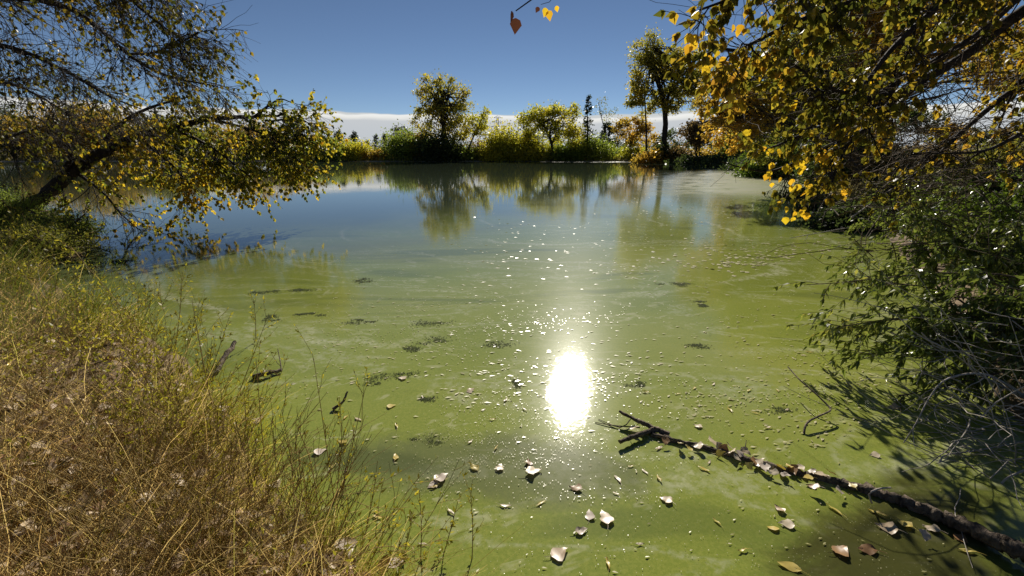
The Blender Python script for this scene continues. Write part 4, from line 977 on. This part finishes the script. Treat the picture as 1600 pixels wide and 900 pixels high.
for x, y in [(963, 771), (1108, 722), (1100, 733), (1030, 748), (1008, 737), (965, 748), (790, 790), (845, 786), (735, 690), (770, 655), (820, 640), (775, 700), (620, 665), (560, 655), (540, 652), (1010, 612), (1085, 606), (1115, 600), (1170, 610), (1180, 645), (1200, 668), (1030, 700), (985, 728), (1140, 640), (705, 800), (590, 800), (660, 850), (1060, 615), (1230, 640), (1215, 610), (1255, 555), (1265, 550), (1240, 560), (540, 735), (520, 730), (590, 808), (1120, 815), (1000, 850), (950, 880), (1160, 860), (680, 760), (755, 640), (660, 620)]:
    fleaf(x, y, 'slim' if gl.random() < .5 else 'slimpale', .06 * gl.uniform(.7, 1.2), gl.uniform(0, 360), slim_label(x, y), 'slim willow leaves adrift', name='slim_leaf', tilt=float(gl.normal(0, .06)))
for x, y, k in [(1112, 689, 'pale'), (1122, 696, 'mauve'), (1133, 702, 'brown'), (1146, 705, 'pale'), (1156, 710, 'mauve'), (1166, 706, 'pale'), (1152, 716, 'pale'), (1178, 719, 'brown'), (1188, 722, 'pale'), (1196, 731, 'mauve'), (1207, 738, 'pale'), (1218, 730, 'yellow'), (1232, 728, 'yellow'), (1240, 735, 'brown'), (1252, 732, 'pale'), (1270, 738, 'mauve'), (1285, 742, 'pale'), (1297, 738, 'brown'), (1062, 693, 'pale'), (1090, 697, 'pale'), (992, 668, 'pale'), (1310, 765, 'mauve'), (1445, 838, 'mauve'), (1270, 760, 'brown'), (1140, 698, 'mauve'), (1127, 708, 'yellow'), (1172, 727, 'yellow'), (1203, 727, 'pale'), (1228, 742, 'mauve'), (1262, 746, 'yellow'), (1076, 700, 'yellow'), (1040, 690, 'brown'), (1330, 758, 'yellow')]:
    fleaf(x, y, k, .075 * gl.uniform(.7, 1.15), gl.uniform(0, 360), {'pale': 'cream', 'mauve': 'greyish mauve', 'brown': 'brown', 'yellow': 'yellowish'}[k] + ' curled leaf caught on the log ' + ('near its forked tip' if x < 1105 else 'in the thick of the leaf drift' if x < 1200 else 'past the leaf drift' if x < 1300 else 'towards its thick end'), 'leaves caught along the log', z=.02 + .012 * gl.random(), tilt=float(gl.normal(0, .45)), roll=float(gl.normal(0, .35)), name='drift_leaf')
for x, y in [(525, 868), (540, 858), (515, 880), (600, 885), (612, 880), (470, 820), (365, 712), (352, 705), (350, 640), (290, 735), (540, 875), (455, 860), (265, 800), (330, 770)]:
    p = W(x, y, .1); z = max(.02, float(height(p[None, :2])[0])) + .02
    fleaf(x, y, ['pale', 'mauve', 'brown'][int(gl.integers(3))], .10 * gl.uniform(.8, 1.2), gl.uniform(0, 360), ('big dry leaf at the bottom of the bank by the water' if x > 440 else 'big dry leaf in the straw halfway up the bank' if y < 720 else 'big dry leaf deep in the matted straw'), 'dry leaves on the grassy bank', z=z, tilt=float(gl.normal(0, .5)), roll=float(gl.normal(0, .4)), name='fallen_leaf')

# dark mats of weed just under the surface, each a raft of small flecks
for i, (x, y, rx, ry, lab) in enumerate([
    (590, 594, 14, 7, 'small dark weed mat left of the pale leaf'), (625, 588, 26, 6, 'long dark weed mat under the pale leaf'), (676, 621, 13, 8, 'round dark weed mat between bank and glare'),
    (690, 533, 22, 5, 'dark weed streak in mid pond, right of its twin'), (643, 546, 14, 4, 'short dark weed streak left of its twin in mid pond'), (790, 540, 26, 5, 'grey weed streak above the glare'),
    (807, 600, 8, 8, 'small grey weed spot just left of the glare'), (655, 690, 20, 9, 'blurred dark weed mat above the clear dark pool'), (550, 775, 32, 8, 'long slanting dark weed mat by the weed stalks'),
    (410, 456, 18, 4, 'dark weed streak near the reflected gold leaves'), (475, 453, 22, 3, 'slim dark weed streak right of the reflected gold leaves'), (420, 498, 14, 4, 'dark weed spot near the dry grass'), (485, 490, 14, 3, 'thin dark weed spot in the open green'), (565, 438, 14, 4, 'dark weed spot where green water turns blue'),
    (1065, 444, 22, 4, 'dark weed streak right of centre in mid pond'), (1105, 474, 12, 3, 'tiny dark weed streak below the larger one'), (1085, 540, 16, 4, 'faint weed streak right of the glare'), (1000, 602, 16, 5, 'weed patch between the glare and the elbow twig'), (1220, 642, 24, 5, 'dark weed streak left of the elbow twig foot'), (680, 505, 40, 4, 'long thin weed line across the mid pond'), (570, 503, 26, 4, 'weed line left end in the mid pond')]):
    g = np.random.default_rng(500 + i); n = 300
    c = W(x, y); ex = W(x + rx, y)[0] - c[0]; ey = W(x, y - ry)[1] - c[1]
    k3 = int(g.integers(3, 7)); cs_ = g.normal(0, .62, (k3, 2)); sg = g.uniform(.12, .38, k3); w_ = g.integers(0, k3, n)
    p = np.stack([c[0] + (cs_[w_, 0] + g.normal(0, 1, n) * sg[w_] * 1.3) * ex, c[1] + (cs_[w_, 1] + g.normal(0, 1, n) * sg[w_]) * ey, np.full(n, .0028) + g.uniform(0, .0012, n)], 1)
    m_ = MB(); s_ = .05 * max(.4, c[1] / 4)
    leaves(m_, p, np.stack([g.normal(1, .5, n), g.normal(0, .4, n), np.zeros(n)], 1), np.tile([0., 0, 1], (n, 1)), s_ * .45 * g.uniform(.15, 1, n), 'slim', 2.6)
    m_.v[0][:, 2] = np.repeat(p[:, 2], 4)
    tag(m_.build('weed_mat', M['weed_patch']), lab, 'water weed', 'dark weed mats in the pond', 'stuff')

# uncountable drifting bits and willow leaves
g = np.random.default_rng(31)
m_ = MB()
def drift(n, x0, x1, y0, y1, s0, s1, tilt, kind='slim', w=1.6, clump=0, stretch=1.0):
    if clump:
        cx = g.uniform(x0, x1, clump); cy = g.uniform(y0, y1, clump); k = g.integers(0, clump, n)
        px = cx[k] + g.normal(0, 46, n); py = cy[k] + g.normal(0, 7, n) + (px - cx[k]) * g.choice([-.12, .02, .06])
    else:
        px = g.uniform(x0, x1, n); py = y0 + (y1 - y0) * g.random(n)
    P = np.array([gnd(a, max(b_, 262)) for a, b_ in zip(px, py)])
    P = P[shore_dist(P[:, :2]) < -.15]; k = len(P)
    P[:, 2] = .005
    ax = np.stack([g.normal(1, .3, k), g.normal(.25, .35, k), np.zeros(k)], 1)
    nn = np.stack([g.normal(0, tilt, k), g.normal(0, tilt, k), np.ones(k)], 1)
    leaves(m_, P, ax, nn, g.uniform(s0, s1, k), kind, w)
drift(230, 740, 1140, 345, 450, .035, .085, .10, clump=26)
drift(90, 640, 1300, 330, 480, .03, .07, .10)
drift(330, 560, 1350, 470, 620, .025, .06, .09, clump=40)
drift(150, 450, 1350, 480, 700, .02, .05, .10)
drift(200, 1100, 1360, 540, 700, .02, .05, .10, clump=12)
drift(110, 480, 1500, 690, 900, .012, .028, .12)
drift(1900, 420, 1350, 400, 640, .008, .017, .10, 'rhomb', 1.2, clump=70)
drift(1500, 650, 1100, 600, 780, .004, .008, .12, 'rhomb', 1.0, clump=30)
drift(900, 480, 1400, 640, 900, .003, .006, .12, 'rhomb', 1.0)
drift(700, 1020, 1340, 260, 420, .04, .09, .1, 'rhomb', 1.2, clump=30)
tag(m_.build('floating_bits', M['float_bits']), 'countless pale bits of leaf and scum adrift on the water', 'leaf litter', kind='stuff')

# ------------------------------------------------------------------ the grassy western bank
def bank_points(n, g, rmin=.9, rmax=15, a0=-75, a1=12, smin=.0, smax=6):
    out = []; tot = 0
    while tot < n:
        k = n * 3
        r = rmin * (rmax / rmin) ** g.random(k); a_ = np.radians(g.uniform(a0, a1, k))
        p = np.stack([r * np.sin(a_), r * np.cos(a_)], 1)
        s = shore_dist(p) + .12 * wob(p * 2.3)
        p = p[(s > smin) & (s < smax) & (p[:, 0] < -.30)]
        out.append(p); tot += len(p)
    p = np.concatenate(out)[:n]
    return np.column_stack([p, height(p)])
def blades(mb_, p, L, w, lean, g, curve=.5):
    n = len(p)
    d = unit(np.column_stack([g.normal(lean[0], .35, n), g.normal(lean[1], .35, n), np.ones(n)]))
    sidev = unit(np.cross(d, rvec(n, g)))
    bend = np.column_stack([g.normal(.25, .5, n), g.normal(0, .5, n), np.full(n, -.25)]) * curve
    L = np.broadcast_to(L, (n,))[:, None]; w = np.broadcast_to(w, (n,))[:, None]
    a_ = p; b_ = p + d * L * .5 + bend * L * .12; c_ = p + d * L * .95 + bend * L * .5
    V = np.stack([a_ - sidev * w, a_ + sidev * w, b_ + sidev * w * .8, b_ - sidev * w * .8, c_], 1)
    off = (np.arange(n) * 5)[:, None, None]
    mb_.add(V, (off + np.array([[0, 1, 2, 3]])).reshape(-1, 4), (off + np.array([[3, 2, 4]])).reshape(-1, 3))
g = np.random.default_rng(41)
def grass(name, label, n, L, w, mat, seed, **k):
    g = np.random.default_rng(seed)
    p = bank_points(n, g, **k); p = p[(wob(p[:, :2] * .9 + 3) > -.38) | (g.random(len(p)) < .2)]; n = len(p); r = np.hypot(p[:, 0], p[:, 1])
    dens = .6 + .4 * np.clip(wob(p[:, :2] * 1.1) + .4, 0, 1.2)
    m_ = MB(); blades(m_, p - [0, 0, .01], L * g.uniform(.35, 1.25, n) * dens, w * (.5 + .28 * r) * g.uniform(.6, 1.3, n), (.25, .0), g, 1.0)
    return tag(m_.build(name, M[mat]), label, 'grass', kind='stuff')
grass('dry_grass', 'matted brown dry grass covering the near bank', 17000, .30, .0010, 'dry_grass', 411, smin=-.03)
grass('green_grass', 'short green grass among the dry stems on the bank', 8000, .18, .0015, 'green_grass', 412, smin=-.06)
grass('tall_grass', 'tall shaded weeds and grass round the foot of the leaning trunk', 9000, .7, .0010, 'green_grass', 414, rmin=5.0, rmax=15, smin=-.05, smax=4)
grass('waterside_grass', 'yellow-green tufts along the edge of the water', 9000, .38, .0012, 'forb', 413, smin=-.16, smax=.55)
# low weeds with small leaves
p = bank_points(2000, g, smin=-.05, rmin=1.5)
L = .60 * g.uniform(.3, 1.2, 2000)
P = grow(p, np.column_stack([g.normal(.3, .35, 2000), g.normal(0, .3, 2000), np.ones(2000)]), L, 6, .12, -.04, g)
ms = MB(); tubes(ms, P, .0019, .001, 3)
pb, tb_, _ = along(P, 6, .25, .95, g)
B = grow(pb, unit(tb_ + rvec(len(pb), g) * .8), .16 * g.uniform(.4, 1.3, len(pb)), 4, .15, .05, g)
tubes(ms, B, .0013, .0007, 3)
tag(ms.build('undergrowth_stems', M['stalk']), 'fine brown stems of the low weeds on the bank', 'weeds', kind='stuff')
pl, tl, _ = along(B, 3, .2, 1, g)
keep = wob(pl[:, :2] * .8) > -.15
pl, tl = pl[keep], tl[keep]
ml = MB(); leaves(ml, pl, unit(tl + rvec(len(pl), g)), rvec(len(pl), g), .028 * g.uniform(.5, 1.3, len(pl)) * (.7 + .1 * np.hypot(pl[:, 0], pl[:, 1])), 'slim', 2.0)
tag(ml.build('undergrowth_leaves', M['forb']), 'small yellow-green leaves of the low weeds on the bank', 'weeds', kind='stuff')
# litter
p = bank_points(4600, g, rmin=.9, rmax=9, smin=.05); p[:, 2] += g.uniform(.02, .16, len(p))
ml = MB(); leaves(ml, p, rvec(len(p), g) * np.array([1, 1, .35]), np.column_stack([g.normal(0, .5, len(p)), g.normal(0, .5, len(p)), np.ones(len(p))]), .06 * g.uniform(.5, 1.3, len(p)), 'heart')
tag(ml.build('leaf_litter', M['litter']), 'pale fallen leaves scattered under the dry grass', 'leaf litter', kind='stuff')

# long straws leaning and crossing above the matted grass
p = bank_points(6500, g, rmin=.95, rmax=12, smin=.12); p = p[wob(p[:, :2] * .9 + 3) > -.4]
n_ = len(p); ln = g.choice([-1, 1], n_, p=[.6, .4])
P = grow(p, np.column_stack([ln * g.uniform(.3, 1.6, n_), g.normal(.1, .5, n_), np.ones(n_)]), .50 * g.uniform(.3, 1.3, n_), 6, .09, -.07, g)
ms = MB()
for rib in range(2):
    sel_ = P[rib::2]; sd2 = unit(np.cross(sel_[:, 2] - sel_[:, 0], rvec(len(sel_), g)))[:, None] * (.0013 * (.6 + .22 * np.hypot(sel_[:, 0, 0], sel_[:, 0, 1])))[:, None, None] * np.linspace(1, .4, 6)[None, :, None]
    V_ = np.stack([sel_ - sd2, sel_ + sd2], 2); id_ = np.arange(len(sel_) * 12).reshape(len(sel_), 6, 2)
    ms.add(V_, np.stack([id_[:, :-1, 0], id_[:, :-1, 1], id_[:, 1:, 1], id_[:, 1:, 0]], -1).reshape(-1, 4))
tag(ms.build('straws', M['dry_grass']), 'long tan straws leaning across the matted bank grass', 'grass', kind='stuff')
# tall weed stalks one can pick out
stalks = [
    (265, 580, 110, 385, 'long dark stalk leaning left over the dry grass, longest of all'), (318, 600, 355, 505, 'stalk rising beside the dark snag'), (395, 545, 396, 470, 'straight stalk behind the driftwood'),
    (525, 800, 490, 560, 'tall green-brown stalk with fork at the water, leftmost of its clump'), (527, 790, 570, 610, 'tall stalk of the waterside clump leaning right'), (520, 800, 530, 620, 'middle stalk of the waterside clump'),
    (500, 815, 462, 660, 'arched stalk at the near side of the waterside clump'), (655, 900, 655, 765, 'thin upright stalk at the bottom edge, left of two'), (735, 900, 735, 770, 'thin upright stalk at the bottom edge, farthest out'), (680, 895, 715, 785, 'arching thin stalk between the two bottom stalks'),
    (620, 895, 640, 800, 'short bushy stalk at the bottom edge'), (200, 800, 60, 560, 'brown stalk leaning left in the middle of the dry grass'), (300, 760, 190, 540, 'brown stalk leaning left nearer the water'), (150, 860, 20, 690, 'brown stalk at the lower corner leaning left'),
    (420, 770, 400, 560, 'upright stalk in the yellow-green weeds'), (350, 700, 300, 470, 'yellow-tipped stalk against the green water'), (270, 560, 285, 425, 'yellow-leaved stalk against the blue-green water'), (360, 640, 420, 490, 'stalk leaning out from the snag'), (100, 560, 40, 430, 'stalk in the shaded grass near the tree'), (245, 900, 180, 760, 'stout stalk at the very bottom of the bank'),
    (560, 870, 590, 720, 'green stalk at the bank corner leaning over water'), (460, 860, 440, 640, 'tall green stalk among the nearest weeds')]
for i, (x0, y0, x1, y1, lab) in enumerate(stalks):
    g = np.random.default_rng(600 + i)
    b = W(x0, y0, .05); zb = float(height(b[None, :2])[0]); b = W(x0, y0, max(zb, -.05)); b[2] = max(float(height(b[None, :2])[0]), -.1) - .02
    e = at(x1, y1, b[1] * 1.0 + .12)
    P = smooth_line([b, (b + e) / 2 + np.array([.02, .03, .06]) * g.normal(.5, .5), e], 10)
    root = empty('weed_stalk', b, lab, 'weed', 'tall weed stalks on the bank')
    k_ = .6 + .14 * b[1]
    m_ = MB(); tubes(m_, P, .0036 * k_, .0014 * k_, 5); m_.build('stem', M['stalk'], root)
    p, tg, _ = along(P[None], 9, .2, 1, g)
    B = grow(p, unit(tg + rvec(9, g) * .6), .5 * np.linalg.norm(e - b) * g.uniform(.2, .6, 9), 5, .12, .02, g)
    m_ = MB(); tubes(m_, B, .0015 * k_, .0008 * k_, 3); tag(m_.build('side_stems', M['stalk'], root), kind='stuff')
    pl, tl, _ = along(np.concatenate([B]), 7, .15, 1, g)
    m_ = MB(); leaves(m_, pl, unit(tl + rvec(len(pl), g)), rvec(len(pl), g), .03 * k_ * g.uniform(.4, 1.2, len(pl)), 'slim', 1.8); m_.build('small_leaves', M['forb'], root)

for k, (cx, Yb, rx_, ry_, mt, lab) in enumerate([(10, 9.6, 70, 26, 'far_green', 'dense green weed clump hiding the foot of the leaning trunk'), (95, 8.6, 60, 20, 'far_green', 'green weed clump at the water in front of the leaning trunk'), (60, 7.2, 70, 20, 'far_olive', 'olive weed clump in the shade on the upper bank'), (165, 7.0, 50, 16, 'far_green', 'low green weed clump by the blue water')]):
    yb = 450 - FPX * math.tan(PITCH - math.atan((CAMZ - .25) / Yb))
    bush('weed_clump', lab, Yb, cx, yb, rx_, ry_, mt, leaf=.035, dens=.8, seed=340 + k, group='leafy weed clumps on the upper bank', cat='weeds', kind='slim')
# grass on the farther banks
def far_grass(name, label, n, Ls, seed, r0, r1, a0, a1, smax, mat, w):
    g = np.random.default_rng(seed)
    r = r0 * (r1 / r0) ** g.random(n * 4); a_ = np.radians(g.uniform(a0, a1, n * 4))
    p = np.stack([r * np.sin(a_), r * np.cos(a_)], 1); s = shore_dist(p)
    p = p[(s > .25) & (s < smax)][:n]; r = np.hypot(p[:, 0], p[:, 1])
    p = np.column_stack([p, height(p)])
    m_ = MB(); blades(m_, p, Ls * g.uniform(.5, 1.3, len(p)), w * r * g.uniform(.6, 1.3, len(p)), (.1, 0), g, .7)
    return tag(m_.build(name, M[mat]), label, 'grass', kind='stuff')
far_grass('shore_grass', 'tall green and tan grass along the far shore', 16000, .8, 421, 60, 150, -55, 40, 30, 'far_grass', .0011)
far_grass('field_grass', 'dry tan grass of the field on the east bank', 16000, .55, 422, 8, 90, 30, 62, 70, 'far_grass', .0011)
far_grass('near_bank_grass', 'dark green grass on the east bank under the willows', 9000, .3, 423, 2.2, 12, 38, 90, 6, 'green_grass', .0011)
